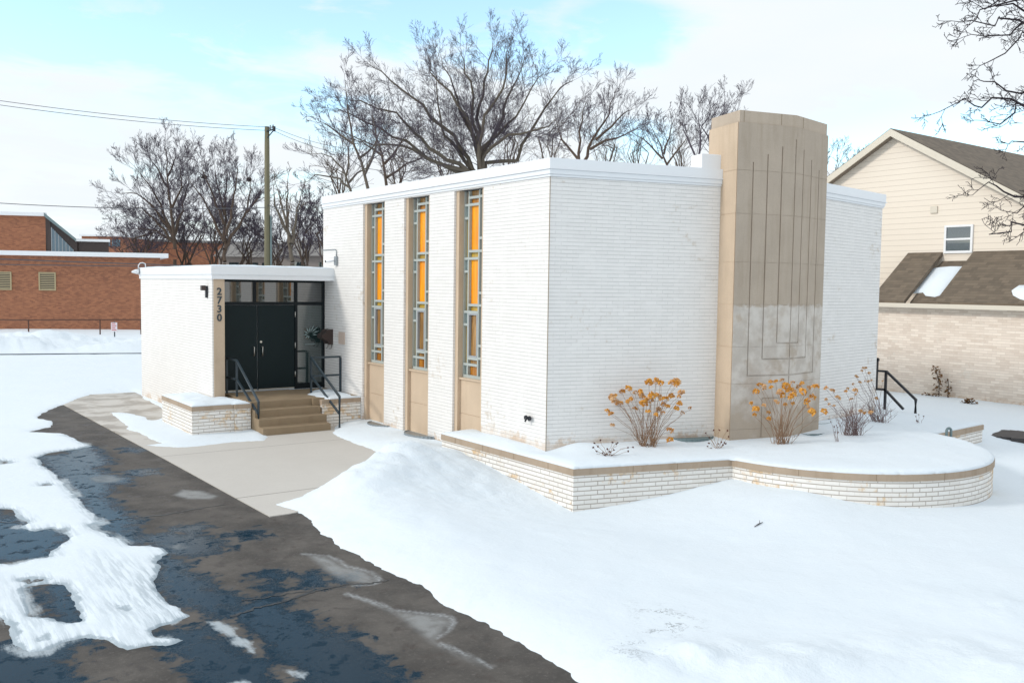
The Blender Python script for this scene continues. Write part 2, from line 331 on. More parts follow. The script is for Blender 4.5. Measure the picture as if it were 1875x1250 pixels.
class MB:
    def __init__(s): s.v = []; s.f = []; s.key = {}; s.sm = []; s.uv = {}
    def pt(s, p, merge=True):
        if merge:
            k = (round(p[0], 4), round(p[1], 4), round(p[2], 4))
            if k in s.key: return s.key[k]
            s.key[k] = len(s.v)
        s.v.append((float(p[0]), float(p[1]), float(p[2]))); return len(s.v)-1
    def face(s, pts, smooth=False, merge=True, uv=None):
        ids = [s.pt(p, merge) for p in pts]
        q = []
        for i in ids:
            if not q or q[-1] != i: q.append(i)
        if len(q) > 1 and q[0] == q[-1]: q.pop()
        if len(set(q)) < 3: return
        if uv is not None and len(q) == len(pts): s.uv[len(s.f)] = uv
        s.f.append(q); s.sm.append(smooth)
    def box(s, x0, x1, y0, y1, z0, z1, o=(0, 0, 0), ex=(1, 0), merge=True, top_in=0.0):
        ey = (-ex[1], ex[0]); t = top_in
        def P(x, y, z): return (o[0]+ex[0]*x+ey[0]*y, o[1]+ex[1]*x+ey[1]*y, o[2]+z)
        a = [P(x0, y0, z0), P(x1, y0, z0), P(x1, y1, z0), P(x0, y1, z0), P(x0+t, y0+t, z1), P(x1-t, y0+t, z1), P(x1-t, y1-t, z1), P(x0+t, y1-t, z1)]
        for q in ((0, 3, 2, 1), (4, 5, 6, 7), (0, 1, 5, 4), (1, 2, 6, 5), (2, 3, 7, 6), (3, 0, 4, 7)): s.face([a[i] for i in q], merge=merge)
    def prism(s, poly, z0, z1, cap=True):
        n = len(poly)
        for i in range(n):
            a, b = poly[i], poly[(i+1) % n]; s.face([(a[0], a[1], z0), (b[0], b[1], z0), (b[0], b[1], z1), (a[0], a[1], z1)])
        if cap: s.face([(p[0], p[1], z1) for p in poly]); s.face([(p[0], p[1], z0) for p in reversed(poly)])
    def tube(s, pts, rad, n=6, cap=True, smooth=True):
        pts = [Vector(p) for p in pts]; m = len(pts)
        if not hasattr(rad, '__len__'): rad = [rad]*m
        base = len(s.v); up = None
        for i in range(m):
            t = (pts[min(i+1, m-1)]-pts[max(i-1, 0)])
            if t.length < 1e-9: t = Vector((0, 0, 1))
            t.normalize()
            if up is None: up = t.orthogonal().normalized()
            up = up-t*up.dot(t)
            if up.length < 1e-6: up = t.orthogonal()
            up.normalize(); sd = t.cross(up)
            for k in range(n):
                a = 2*PI*k/n; q = pts[i]+(up*math.cos(a)+sd*math.sin(a))*rad[i]; s.v.append((q.x, q.y, q.z))
        for i in range(m-1):
            for k in range(n):
                k2 = (k+1) % n; s.f.append([base+i*n+k, base+i*n+k2, base+(i+1)*n+k2, base+(i+1)*n+k]); s.sm.append(smooth)
        if cap and n > 2:
            s.f.append([base+k for k in range(n)][::-1]); s.sm.append(False); s.f.append([base+(m-1)*n+k for k in range(n)]); s.sm.append(False)
    def sqtube(s, pts, w):
        """square-section rail along a polyline"""
        pts = [Vector(p) for p in pts]; m = len(pts); base = len(s.v); h = w/2
        for i in range(m):
            t0 = (pts[i]-pts[max(i-1, 0)]); t1 = (pts[min(i+1, m-1)]-pts[i])
            t = ((t0.normalized() if t0.length else Vector())+(t1.normalized() if t1.length else Vector())).normalized()
            sd = t.cross(Vector((0, 0, 1))); sd = sd.normalized() if sd.length > .05 else Vector((1, 0, 0)); up = sd.cross(t).normalized()
            k = 1/max(.5, abs(t.dot((t1 if t1.length else t0).normalized())))
            for a, b in ((-1, -1), (1, -1), (1, 1), (-1, 1)):
                q = pts[i]+sd*a*h+up*b*h*k; s.v.append((q.x, q.y, q.z))
        for i in range(m-1):
            for k in range(4):
                k2 = (k+1) % 4; s.f.append([base+i*4+k, base+i*4+k2, base+(i+1)*4+k2, base+(i+1)*4+k]); s.sm.append(False)
        s.f.append([base+k for k in range(4)][::-1]); s.f.append([base+(m-1)*4+k for k in range(4)]); s.sm += [False, False]
    def relief(s, o, ex, us, zs, dep, T, merge=True):
        """a wall of rectangular cells, each set back by its own depth; None is an opening of depth T"""
        ni = (-ex[1], ex[0])
        def P(u, z, d): return (o[0]+ex[0]*u+ni[0]*d, o[1]+ex[1]*u+ni[1]*d, z)
        nu, nz = len(us)-1, len(zs)-1
        D = lambda i, j: dep(i, j)
        for i in range(nu):
            for j in range(nz):
                d = D(i, j)
                if d is not None: s.face([P(us[i], zs[j], d), P(us[i+1], zs[j], d), P(us[i+1], zs[j+1], d), P(us[i], zs[j+1], d)])
                dd = T if d is None else d
                if i < nu-1:
                    e = D(i+1, j); ee = T if e is None else e
                    if abs(dd-ee) > 1e-6: s.face([P(us[i+1], zs[j], dd), P(us[i+1], zs[j], ee), P(us[i+1], zs[j+1], ee), P(us[i+1], zs[j+1], dd)])
                if j < nz-1:
                    e = D(i, j+1); ee = T if e is None else e
                    if abs(dd-ee) > 1e-6: s.face([P(us[i], zs[j+1], dd), P(us[i+1], zs[j+1], dd), P(us[i+1], zs[j+1], ee), P(us[i], zs[j+1], ee)])
    def build(s, name, mat, parent=None, bevel=0.0, uvfix=None):
        me = bpy.data.meshes.new(name)
        w = wloc(parent) if parent is not None else Vector((0, 0, 0))
        vv = np.array(s.v, dtype=np.float64).reshape(-1, 3)-np.array(w)
        me.from_pydata(vv.tolist(), [], s.f)
        me.polygons.foreach_set('use_smooth', s.sm)
        uvl = me.uv_layers.new(name='UV')
        uvd = np.zeros((len(me.loops), 2))
        V = np.array(s.v)
        if len(s.f) < 20000:
            for p in me.polygons:
                if p.index in s.uv:
                    for k, li in enumerate(p.loop_indices): uvd[li] = s.uv[p.index][k]
                    continue
                n = p.normal
                hl = math.hypot(n.x, n.y)
                if hl > .3:
                    t = (-n.y/hl, n.x/hl)
                    if t[0]+t[1]*.37 < 0: t = (-t[0], -t[1])
                    sl = 1/max(hl, .3)
                    for li in p.loop_indices:
                        q = V[me.loops[li].vertex_index]; uvd[li] = (q[0]*t[0]+q[1]*t[1], q[2]*sl)
                else:
                    for li in p.loop_indices:
                        q = V[me.loops[li].vertex_index]; uvd[li] = (q[0], q[1])
        uvl.data.foreach_set('uv', uvd.ravel())
        if mat: me.materials.append(mat)
        me.update()
        ob = bpy.data.objects.new(name, me); COL.objects.link(ob)
        if parent is not None: ob.parent = parent
        if bevel:
            bv = ob.modifiers.new('bevel', 'BEVEL'); bv.width = bevel; bv.segments = 2; bv.limit_method = 'ANGLE'; bv.angle_limit = math.radians(50)
        return ob

# value noise for shaping meshes
_rng = np.random.default_rng(3); _H = _rng.random((256, 256))
def vnoise(x, y, s=1.0, ox=0.0):
    x = np.asarray(x)*s+ox+500; y = np.asarray(y)*s+ox*1.7+500
    xi = np.floor(x).astype(int); yi = np.floor(y).astype(int); fx = x-xi; fy = y-yi
    fx = fx*fx*(3-2*fx); fy = fy*fy*(3-2*fy)
    a = _H[xi % 256, yi % 256]; b = _H[(xi+1) % 256, yi % 256]; c = _H[xi % 256, (yi+1) % 256]; d = _H[(xi+1) % 256, (yi+1) % 256]
    return (a*(1-fx)+b*fx)*(1-fy)+(c*(1-fx)+d*fx)*fy-.5
def fnoise(x, y, s=1.0, o=4, ox=0.0): return sum(vnoise(x, y, s*2**k, ox+k*17.3)/2**k for k in range(o))
def sdf(poly, X, Y):
    """signed distance, positive inside"""
    poly = np.asarray(poly, float)[:, :2]; d2 = np.full(X.shape, 1e18); ins = np.zeros(X.shape, bool)
    n = len(poly)
    for i in range(n):
        a = poly[i]; b = poly[(i+1) % n]; e = b-a; L = e@e+1e-12
        t = np.clip(((X-a[0])*e[0]+(Y-a[1])*e[1])/L, 0, 1)
        d2 = np.minimum(d2, (X-a[0]-t*e[0])**2+(Y-a[1]-t*e[1])**2)
        c = ((a[1] > Y) != (b[1] > Y)); xx = a[0]+(Y-a[1])*e[0]/(e[1] if abs(e[1]) > 1e-12 else 1e-12)
        ins ^= c & (X < xx)
    d = np.sqrt(d2); return np.where(ins, d, -d)
def ldist(poly, X, Y):
    poly = np.asarray(poly, float)[:, :2]; d2 = np.full(X.shape, 1e18)
    for i in range(len(poly)-1):
        a = poly[i]; b = poly[i+1]; e = b-a; L = e@e+1e-12
        t = np.clip(((X-a[0])*e[0]+(Y-a[1])*e[1])/L, 0, 1)
        d2 = np.minimum(d2, (X-a[0]-t*e[0])**2+(Y-a[1]-t*e[1])**2)
    return np.sqrt(d2)
def gpoly(px, z=0.0): return np.array([atz(x, y, z)[:2] for x, y in px])
def sstep(x, a, b):
    t = np.clip((x-a)/(b-a), 0, 1); return t*t*(3-2*t)

def grid_obj(name, xs, ys, Z, mat, attrs=None, keep=None, parent=None, smooth=True):
    X, Y = np.meshgrid(xs, ys, indexing='xy'); ny, nx = X.shape
    idx = np.arange(nx*ny).reshape(ny, nx)
    q = np.stack([idx[:-1, :-1], idx[:-1, 1:], idx[1:, 1:], idx[1:, :-1]], -1).reshape(-1, 4)
    if keep is not None:
        kq = keep.ravel()[q].all(1); q = q[kq]
    co_ = np.stack([X.ravel(), Y.ravel(), Z.ravel()], 1)
    return raw_obj(name, co_, q, mat, attrs, parent, smooth)
def raw_obj(name, co_, q, mat, attrs=None, parent=None, smooth=True):
    used = np.unique(q); rm = np.full(len(co_), -1); rm[used] = np.arange(len(used)); co_ = co_[used]; q = rm[q]
    if parent is not None: co_ = co_-np.array(wloc(parent))
    me = bpy.data.meshes.new(name); me.vertices.add(len(co_)); me.vertices.foreach_set('co', co_.ravel().astype(np.float32))
    me.loops.add(q.size); me.loops.foreach_set('vertex_index', q.ravel().astype(np.int32))
    me.polygons.add(len(q)); me.polygons.foreach_set('loop_start', np.arange(0, q.size, 4, dtype=np.int32)); me.polygons.foreach_set('loop_total', np.full(len(q), 4, dtype=np.int32))
    me.update(calc_edges=True); me.polygons.foreach_set('use_smooth', np.full(len(q), smooth))
    for k, a in (attrs or {}).items():
        at_ = me.attributes.new(k, 'FLOAT', 'POINT'); at_.data.foreach_set('value', a.ravel()[used].astype(np.float32))
    me.materials.append(mat); me.validate()
    ob = bpy.data.objects.new(name, me); COL.objects.link(ob)
    if parent is not None: ob.parent = parent
    return ob

def snow_cap(name, poly, zbase, thick, res, parent, zfun=None, seed=0.0, soft=.10, rough=.02):
    """snow lying on a flat top: rounded at its edge, which follows the polygon"""
    poly = np.asarray(poly, float)
    x0, y0 = poly.min(0)-res*.5; x1, y1 = poly.max(0)+res
    xs = np.arange(x0, x1+res, res); ys = np.arange(y0, y1+res, res); X, Y = np.meshgrid(xs, ys)
    d = sdf(poly, X, Y); gx = sdf(poly, X+.004, Y); gy = sdf(poly, X, Y+.004); G = np.stack([(gx-d)/.004, (gy-d)/.004], -1)
    G /= np.maximum(np.linalg.norm(G, axis=-1, keepdims=True), 1e-6)
    keep = d > -res*1.05
    mv = np.where((d < 0) & keep, -d, 0.0)
    X2 = X+G[..., 0]*mv; Y2 = Y+G[..., 1]*mv; dd = np.maximum(d, 0)
    Z = zbase+thick*(.30+.70*(1-np.exp(-dd/soft)))+rough*fnoise(X2, Y2, 3, 4, seed)*np.minimum(1, dd/.1)
    if zfun is not None: Z = Z+zfun(X2, Y2, dd)
    ny, nx = X.shape; idx = np.arange(nx*ny).reshape(ny, nx)
    q = np.stack([idx[:-1, :-1], idx[:-1, 1:], idx[1:, 1:], idx[1:, :-1]], -1).reshape(-1, 4); q = q[keep.ravel()[q].all(1)]
    co_ = np.stack([X2.ravel(), Y2.ravel(), Z.ravel()], 1)
    ar = np.abs((co_[q[:, 2], 0]-co_[q[:, 0], 0])*(co_[q[:, 3], 1]-co_[q[:, 1], 1])-(co_[q[:, 2], 1]-co_[q[:, 0], 1])*(co_[q[:, 3], 0]-co_[q[:, 1], 0]))*.5
    q = q[ar > res*res*.02]
    # rim: drop the outermost vertices' copies to the support
    ed = {}
    for a in q:
        for k in range(4):
            e = (a[k], a[(k+1) % 4]); ed[e] = 1
    bnd = [e for e in ed if (e[1], e[0]) not in ed]
    nb = len(co_); low = {}; extra = []; fq = []
    for a, b in bnd:
        for w in (a, b):
            if w not in low:
                low[w] = nb+len(extra); extra.append((co_[w][0]+G.reshape(-1, 2)[w][0]*.004, co_[w][1]+G.reshape(-1, 2)[w][1]*.004, zbase-.004))
        fq.append((b, a, low[a], low[b]))
    co_ = np.vstack([co_, np.array(extra)]); q = np.vstack([q, np.array(fq)])
    return raw_obj(name, co_, q, M['snow'], None, parent)

# ================================================================== GROUND
LL = lambda pts: crop(pts, 2.0486, 0, 640)
C2 = lambda pts: crop(pts, 2.66, 500, 780)
C8 = lambda pts: crop(pts, 7.5, 230, 690)
CS = lambda pts: crop(pts, 6.25, 400, 640)
bare_px = ([(118, 741), (150, 728), (180, 721), (215, 717), (250, 715), (262, 732), (276, 738), (310, 756)]
           + C8([(490, 570), (380, 600), (320, 590), (270, 550), (200, 535), (0, 495)]) + LL([(400, 235), (440, 265), (475, 290)])
           + C8([(20, 740), (100, 750), (200, 785), (300, 850), (470, 920), (240, 950), (600, 970), (700, 985), (1000, 960), (1250, 930), (1500, 905), (1800, 890)])
           + CS([(520, 1050), (580, 1010), (560, 985), (590, 900), (1330, 850), (1300, 960), (1340, 985), (1420, 1020), (1540, 1080), (1700, 1130), (1820, 1188)])
           + C2([(530, 145), (480, 175), (450, 205), (380, 235), (300, 280), (190, 320), (90, 365), (0, 385), (50, 405), (140, 430), (165, 450), (225, 510), (280, 550), (350, 600), (420, 630), (520, 690), (640, 740), (760, 800), (890, 890), (960, 910), (1060, 970), (1150, 1030), (1280, 1100), (1400, 1170), (1530, 1250), (1800, 1390)])
           + [(1050, 1400), (-200, 1400), (-200, 1105), (-30, 1118), (5, 1128)]
           + LL([(40, 1060), (60, 1110), (120, 1135), (180, 1130), (230, 1095), (330, 1075), (400, 1085), (480, 1130), (560, 1115), (640, 1110), (700, 1085), (590, 1080), (550, 1055), (640, 1030), (710, 1000), (660, 965), (610, 930), (570, 880), (590, 840), (600, 800), (625, 765), (610, 745), (560, 735), (495, 735), (430, 705), (360, 680), (345, 658), (390, 650), (370, 640), (330, 600), (300, 560), (245, 510), (215, 470), (165, 440), (140, 405), (200, 385), (300, 372), (340, 362), (290, 340), (230, 315), (105, 308), (190, 290), (195, 268), (140, 258), (150, 240), (235, 207)]))
bare = gpoly(bare_px)
holes = [gpoly(LL(h)) for h in (
    [(-160, 570), (40, 600), (110, 650), (75, 665), (130, 680), (200, 668), (240, 680), (255, 705), (200, 745), (185, 780), (130, 790), (40, 808), (-160, 790)],
    [(100, 890), (180, 880), (240, 880), (270, 910), (290, 960), (320, 1000), (320, 1020), (260, 1030), (190, 1010), (110, 1000), (90, 940)],
    [(-40, 985), (20, 1010), (40, 1060), (50, 1105), (-40, 1125)], [(165, 503), (195, 503), (195, 510), (165, 510)], [(80, 862), (110, 860), (110, 870), (82, 872)],
    [(130, 858), (160, 862), (155, 870), (132, 868)], [(-10, 415), (35, 418), (40, 428), (-10, 432)], [(205, 672), (250, 672), (250, 684), (215, 686)], [(425, 955), (470, 965), (480, 980), (440, 975)],
    [(150, 1085), (175, 1078), (180, 1090), (155, 1095)], [(100, 868), (120, 868), (118, 878), (100, 876)])]
wet_polys = [gpoly(LL(h)) for h in (
    [(150, 400), (240, 395), (330, 360), (400, 415), (385, 432), (330, 440), (410, 470), (480, 480), (470, 500), (400, 500), (410, 530), (380, 545), (420, 590), (500, 640), (480, 700), (540, 718), (480, 732), (420, 700), (340, 655), (300, 555), (230, 480)],
    [(560, 700), (640, 690), (760, 705), (830, 720), (815, 755), (720, 765), (620, 760)],
    [(600, 830), (650, 820), (700, 840), (760, 870), (790, 905), (890, 930), (880, 955), (820, 960), (840, 990), (700, 950), (620, 900)],
    [(860, 985), (930, 960), (1010, 930), (1060, 980), (1130, 990), (1140, 1040), (1230, 1070), (1300, 1070), (1370, 1140), (1480, 1250), (1480, 1330), (1180, 1330), (1180, 1200), (1100, 1170), (1000, 1080), (900, 1010)],
    [(-160, 580), (100, 650), (200, 670), (250, 700), (180, 780), (-160, 800)],
    [(180, 890), (240, 880), (280, 920), (310, 1000), (260, 1020), (210, 960)],
    [(-160, 1120), (60, 1110), (150, 1140), (260, 1080), (300, 1090), (190, 1160), (200, 1220), (260, 1260), (-160, 1300)],
    [(600, 780), (680, 790), (690, 820), (620, 830)], [(640, 1060), (760, 1050), (880, 1150), (1000, 1180), (990, 1260), (820, 1260), (700, 1150)],
    [(650, 670), (760, 660), (720, 690)], [(490, 455), (560, 450), (580, 465), (510, 470)], [(975, 850), (1020, 838), (1070, 850), (1020, 862)], [(1145, 850), (1185, 845), (1210, 870), (1170, 880)], [(1005, 880), (1040, 885), (1020, 892)],
    [(880, 690), (960, 680), (980, 700), (910, 705)], [(1255, 858), (1300, 855), (1285, 868)], [(470, 370), (540, 375), (500, 385)])]
frost_polys = [gpoly(LL(h)) for h in (
    [(560, 840), (600, 880), (650, 950), (720, 1005), (690, 1035), (590, 1060), (600, 1000), (520, 930)],
    [(690, 1008), (870, 998), (930, 1050), (990, 1090), (1005, 1150), (960, 1175), (890, 1140), (780, 1070)],
    [(1020, 1180), (1120, 1180), (1180, 1210), (1160, 1255), (1040, 1225)], [(810, 1245), (920, 1210), (1015, 1240), (1010, 1300), (820, 1300)],
    [(550, 1060), (650, 1060), (710, 1085), (620, 1115), (560, 1100)])]
film_polys = [gpoly(LL(h)) for h in ([(640, 545), (680, 522), (760, 527), (830, 548), (800, 562), (700, 562)], [(620, 740), (680, 722), (720, 745), (660, 752)], [(320, 480), (400, 465), (480, 482), (440, 498), (350, 500)])]+[gpoly(h) for h in (LL([(1140, 765), (1230, 772), (1300, 812), (1390, 832), (1425, 866), (1390, 882), (1270, 868), (1210, 830)]),
              C2([(360, 815), (470, 850), (600, 895), (830, 920), (880, 950), (850, 1000), (800, 1030), (830, 1080), (1010, 1140), (1050, 1190), (900, 1130), (760, 1060), (600, 930)]))]
rim_lines = [gpoly(h) for h in (LL([(1140, 765), (1230, 772), (1280, 795), (1300, 812), (1390, 832), (1415, 850), (1422, 866), (1400, 880), (1330, 882)]),
             C2([(360, 815), (470, 850), (600, 895), (830, 920), (870, 935), (880, 955), (850, 1000), (800, 1028)]), C2([(820, 1060), (940, 1110), (1010, 1140), (1060, 1170)]))]

# ---- the asphalt driveway, a sheet with its wet, icy and stained places in vertex layers
xs = np.concatenate([np.arange(-26, -11, .5), np.arange(-11, -4.2, .04)]); ys = np.concatenate([np.arange(-16, -9, .5), np.arange(-9, 4, .04), np.arange(4, 15, .12), np.arange(15, 33, 1.0)])
X, Y = np.meshgrid(xs, ys)
wet = np.full(X.shape, -.6)
for p_ in wet_polys: wet = np.maximum(wet, sdf(p_, X, Y))
wet = np.clip(wet, -.6, .6)
frost = np.zeros(X.shape)
for p_ in frost_polys: frost = np.maximum(frost, sstep(sdf(p_, X, Y)+.10*fnoise(X, Y, 5, 3), -.04, .16))
sbd = sdf(bare, X, Y); hole_d = np.full(X.shape, -9.0)
for h in holes: hole_d = np.maximum(hole_d, sdf(h, X, Y))
sbd = np.maximum(sbd, hole_d)
edge = (1-sstep(sbd+.08*fnoise(X, Y, 4, 3, 2), .02, .30))*(X < -5.05)*(Y < 9)
frost = np.maximum(frost, .70*edge*(.6+.8*sstep(fnoise(X, Y, 1.3, 2, 4), -.3, .3)))
film = np.zeros(X.shape); rim = np.zeros(X.shape)
for p_ in film_polys: film = np.maximum(film, sstep(sdf(p_, X, Y), -.02, .12))
for p_ in rim_lines: rim = np.maximum(rim, 1-sstep(ldist(p_, X, Y)+.03*fnoise(X, Y, 6, 3), .0, .05))
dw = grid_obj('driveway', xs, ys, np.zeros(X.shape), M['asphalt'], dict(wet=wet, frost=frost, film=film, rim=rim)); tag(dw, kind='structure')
def ribbon(name, pts, w, z, mat, parent, seed=1):
    rr = random.Random(seed); mb = MB(); P_ = []
    for i in range(len(pts)-1):
        for k in range(8):
            t = k/8; P_.append((pts[i][0]*(1-t)+pts[i+1][0]*t+rr.uniform(-.02, .02), pts[i][1]*(1-t)+pts[i+1][1]*t+rr.uniform(-.02, .02)))
    L = []
    for i in range(len(P_)):
        a = P_[max(0, i-1)]; b = P_[min(len(P_)-1, i+1)]; dx, dy = b[0]-a[0], b[1]-a[1]; l = math.hypot(dx, dy) or 1; ww = w*rr.uniform(.35, 1.2)
        L.append(((P_[i][0]-dy/l*ww, P_[i][1]+dx/l*ww, z), (P_[i][0]+dy/l*ww, P_[i][1]-dx/l*ww, z)))
    for i in range(len(L)-1): mb.face([L[i][0], L[i][1], L[i+1][1], L[i+1][0]])
    return mb.build(name, mat, parent)
for k, (pl, w) in enumerate(((LL([(390, 642), (480, 632), (600, 622), (720, 600), (860, 578)]), .016), (LL([(870, 1000), (960, 968), (1060, 945), (1180, 905), (1300, 880), (1380, 878), (1470, 862)]), .024),
                             (LL([(905, 940), (960, 935), (1080, 915), (1180, 905)]), .012), (LL([(-60, 640), (110, 655)]), .014))):
    ribbon('crack', gpoly(pl), w, .004, M['crack'], dw, k)

# ---- the concrete walkway slab
mb = MB(); wk = [(-5.0, .02), (-4.72, .02), (-3.4, .3), (-2.2, 2.0), (-1.0, 3.6), (-.1, 5.6), (-.1, 9.3), (-3.0, 9.3), (-3.0, 16.2), (-4.6, 16.2), (-5.28, 14.2), (-5.08, 5.2)]
mb.prism(wk, -.2, .014); o = mb.build('walkway', M['concrete']); tag(o, kind='structure')

# ---- the snow-covered ground: one sheet from the kerb of the driveway to the horizon
def tps(pts, vals):
    P_ = np.array(pts, float); n = len(P_); r = np.linalg.norm(P_[:, None]-P_[None], axis=-1); K = r+np.eye(n)*.3
    A = np.block([[K, np.ones((n, 1))], [np.ones((1, n)), np.zeros((1, 1))]]); s = np.linalg.solve(A, np.append(vals, 0))
    def f(X, Y):
        out = np.full(X.shape, s[-1])
        for k in range(n): out = out+s[k]*np.hypot(X-P_[k, 0], Y-P_[k, 1])
        return out
    return f
ctl = [(-.49, 2.7, .05), (-.49, -1.34, -.27), (.3, -1.7, -.22), (1.3, -2.0, -.08), (2.34, -2.3, .07), (2.35, -2.9, .06), (2.55, -3.5, .03), (2.94, -4.3, -.09), (4, -4.9, -.17), (5.3, -5.1, -.21), (6.6, -4.7, -.2), (7.8, -3.4, -.1), (-4.5, 0, .10), (-4.5, -3, .10), (-4.5, -6, .10), (-2.5, -2, -.02), (-2.5, -5, -.03), (0, -4, -.2), (0, -8, -.15), (3, -8, -.25), (6, -8, -.3), (9, -6, -.25), (12, -3, -.05), (9.5, -3.6, -.1), (12, 2, .05), (16, 3, .1), (17.5, 4, .05), (17.5, -3, 0), (20, -8, 0), (-1, 6.6, .10), (-.5, 4.5, .12), (-.3, 3.6, .10), (10.6, .8, .35), (11, -.6, .3), (20, 15, 0), (0, 20, 0), (-12, 0, .05), (-12, 20, .05), (0, -20, -.3), (25, -20, -.2), (-15, -20, 0)]
lawn = tps([c[:2] for c in ctl], [c[2] for c in ctl])
def geo(a, b, s, g):
    o = [a]
    while o[-1] < b: o.append(o[-1]+s); s *= g
    return o
xs = np.array([-(v) for v in geo(10.2, 700, .5, 1.28)][::-1]+list(np.arange(-10.1, -3.5, .045))+list(np.arange(-3.5, 3, .075))+list(np.arange(3, 19, .22))+geo(19, 900, .5, 1.25))
ys = np.array([-(v) for v in geo(9.2, 300, .5, 1.3)][::-1]+list(np.arange(-9.1, 4, .045))+list(np.arange(4, 9.4, .06))+list(np.arange(9.4, 16, .12))+list(np.arange(16, 44, .5))+geo(44, 1200, 1.0, 1.25))
X, Y = np.meshgrid(xs, ys)
sb = sdf(bare, X, Y)
for h in holes: sb = np.maximum(sb, sdf(h, X, Y))
sn = -sb+.06*fnoise(X, Y, 2.6, 3)+.05*fnoise(X, Y, 8, 3, 5)
lw = sstep(X, -5.2, -4.6)
lw = np.where(Y > 3.6, sstep(X, -3.0, -2.2), lw)
dep = .030*(1-lw)+.10*lw
near = np.clip(sn/.16, -1, 1)
Z = np.where(near > 0, .006+dep*(1-np.exp(-np.maximum(sn, 0)/(.10+.10*lw))), -.055*np.minimum(1, -near*2.2)+.006)
Z = Z+lw*sstep(sn, .0, .9)*(lawn(X, Y)-.08)
# the shovelled heap beside the walkway and the ridges left along its edge
heap = .60*np.exp(-(((X+2.15)/1.05)**2+((Y-1.25)/1.15)**2)**.8)+.26*np.exp(-(((X+3.35)/.8)**2+((Y-.35)/.9)**2))+.20*np.exp(-(((X+1.0)/.7)**2+((Y-2.6)/1.3)**2))+.12*np.exp(-(((X+3.6)/.7)**2+((Y+1.6)/1.6)**2))
heap = heap*(1+.22*fnoise(X, Y, 2.2, 4, 9))
Z = Z+heap*sstep(sn, .0, .75)
lump = np.exp(-(((X+2.0)/1.9)**2+((Y-1.0)/2.0)**2))
Z = Z+lump*sstep(sn, .1, .6)*.06*fnoise(X, Y, 5, 4, 3)
# plough ridge along the street, and the heaped bank in front of the far fence
rd = np.exp(-((Y+9.3+.25*(X+1)*.3+.5*fnoise(X, Y, .5, 2))/.55)**2)*sstep(X, -4.2, -2.4)
Z = Z+.20*rd*(1+.8*fnoise(X, Y, 1.5, 3))
mnd = np.zeros(X.shape)
for px, py, hh_, rr_ in ((1300, 1222, .13, .42), (1420, 1240, .16, .5), (1540, 1215, .09, .45), (1700, 1185, .10, .6), (1840, 1100, .10, .6), (1160, 1245, .10, .35), (1870, 1230, .12, .6)):
    c_ = atz(px, py, -.05); mnd = mnd+.55*hh_*np.exp(-(((X-c_[0])+.5*(Y-c_[1]))**2*.8+((Y-c_[1]))**2)/(rr_*rr_))
Z = Z+mnd*(1+.9*fnoise(X, Y, 3.2, 4, 6))
k0 = atz(0, 651)[:2]; k1 = atz(250, 649)[:2]; kd = (k1-k0)/np.linalg.norm(k1-k0); kn = np.array([-kd[1], kd[0]])
kt = (X-k0[0])*kn[0]+(Y-k0[1])*kn[1]
bank = sstep(kt, .05, 1.8)*(1-sstep(kt, 5.0, 11))
farl = (X < 14) & (X > -60)
Z = Z+np.where(farl, bank*(.46+.6*fnoise(X, Y, .55, 4, 2)), 0)
Z = Z+lw*sstep(sn, .2, 1.0)*(.035*fnoise(X, Y, .45, 4)+.010*fnoise(X, Y, 3, 3))
gnd_in = (X > .35) & (X < 9) & (Y > .6) & (Y < 12)
Z = np.where(gnd_in, np.minimum(Z, .0), Z)
slush = np.zeros(X.shape)
for p_ in frost_polys[:2]: slush = np.maximum(slush, sstep(sdf(p_, X, Y), -.5, .1))
tyre = gpoly(LL([(0, 850), (300, 1010), (330, 1080), (120, 1140), (0, 1060)])); slush = np.maximum(slush, .55*sstep(sdf(tyre, X, Y), -.2, .3))
slush = np.maximum(slush, .7*sstep(sdf(gpoly(LL([(330, 760), (560, 800), (620, 980), (450, 1080), (330, 1000)])), X, Y), -.3, .4)) 
slush = np.maximum(slush, .85*(1-sstep(sn, .0, .22))*(Y < 9))
slush = slush*(X < -4.9); edge_s = (1-sstep(sn+.06*fnoise(X, Y, 3, 2, 8), .0, .14))*(X < -4.95)*(Y < 9)
gp = gpoly(crop([(160, 680), (260, 690), (400, 740), (420, 790), (290, 830), (270, 900), (190, 968), (80, 968), (100, 850), (220, 780)], 2.419, 1100, 850), -.1)
grit = sstep(sdf(gp, X, Y), -.25, .25)
lum_a = np.maximum(np.clip(mnd*8, 0, .8), np.maximum(lump*sstep(sn, 0, .3), np.maximum(rd*.8, np.where(farl, bank, 0))))
snow_ground = grid_obj('snow_ground', xs, ys, Z, M['ground_snow'], dict(slush=slush, edge=edge_s, grit=grit, lump=lum_a)); tag(snow_ground, kind='structure')
def gz(x, y):
    i = min(max(np.searchsorted(xs, x), 0), len(xs)-1); j = min(max(np.searchsorted(ys, y), 0), len(ys)-1); return float(Z[j, i])
# kerb far left, and the ploughed drive showing on the right
mb = MB(); a0 = k0-kd*14; a1 = k1+kd*6
mb.box(0, float(np.linalg.norm(a1-a0)), -.10, .10, -.3, .075, (a0[0], a0[1], 0), (kd[0], kd[1])); o = mb.build('kerb', M['dark_metal']); tag(o, kind='structure')
mb = MB(); pr = [atz(x, y, .09)[:2] for x, y in ((1798, 793), (1820, 789), (1842, 786), (1880, 790), (1960, 797), (1960, 813), (1880, 804), (1835, 799))]
rq = random.Random(2); pr = [tuple(np.array(pr[i])*(1-k/7)+np.array(pr[(i+1) % len(pr)])*(k/7)+np.array([rq.uniform(-.09, .09), rq.uniform(-.05, .05)])) for i in range(len(pr)) for k in range(7)]
mb.prism(pr, -.1, .09); o = mb.build('street_asphalt', M['far_asphalt']); tag(o, kind='structure')

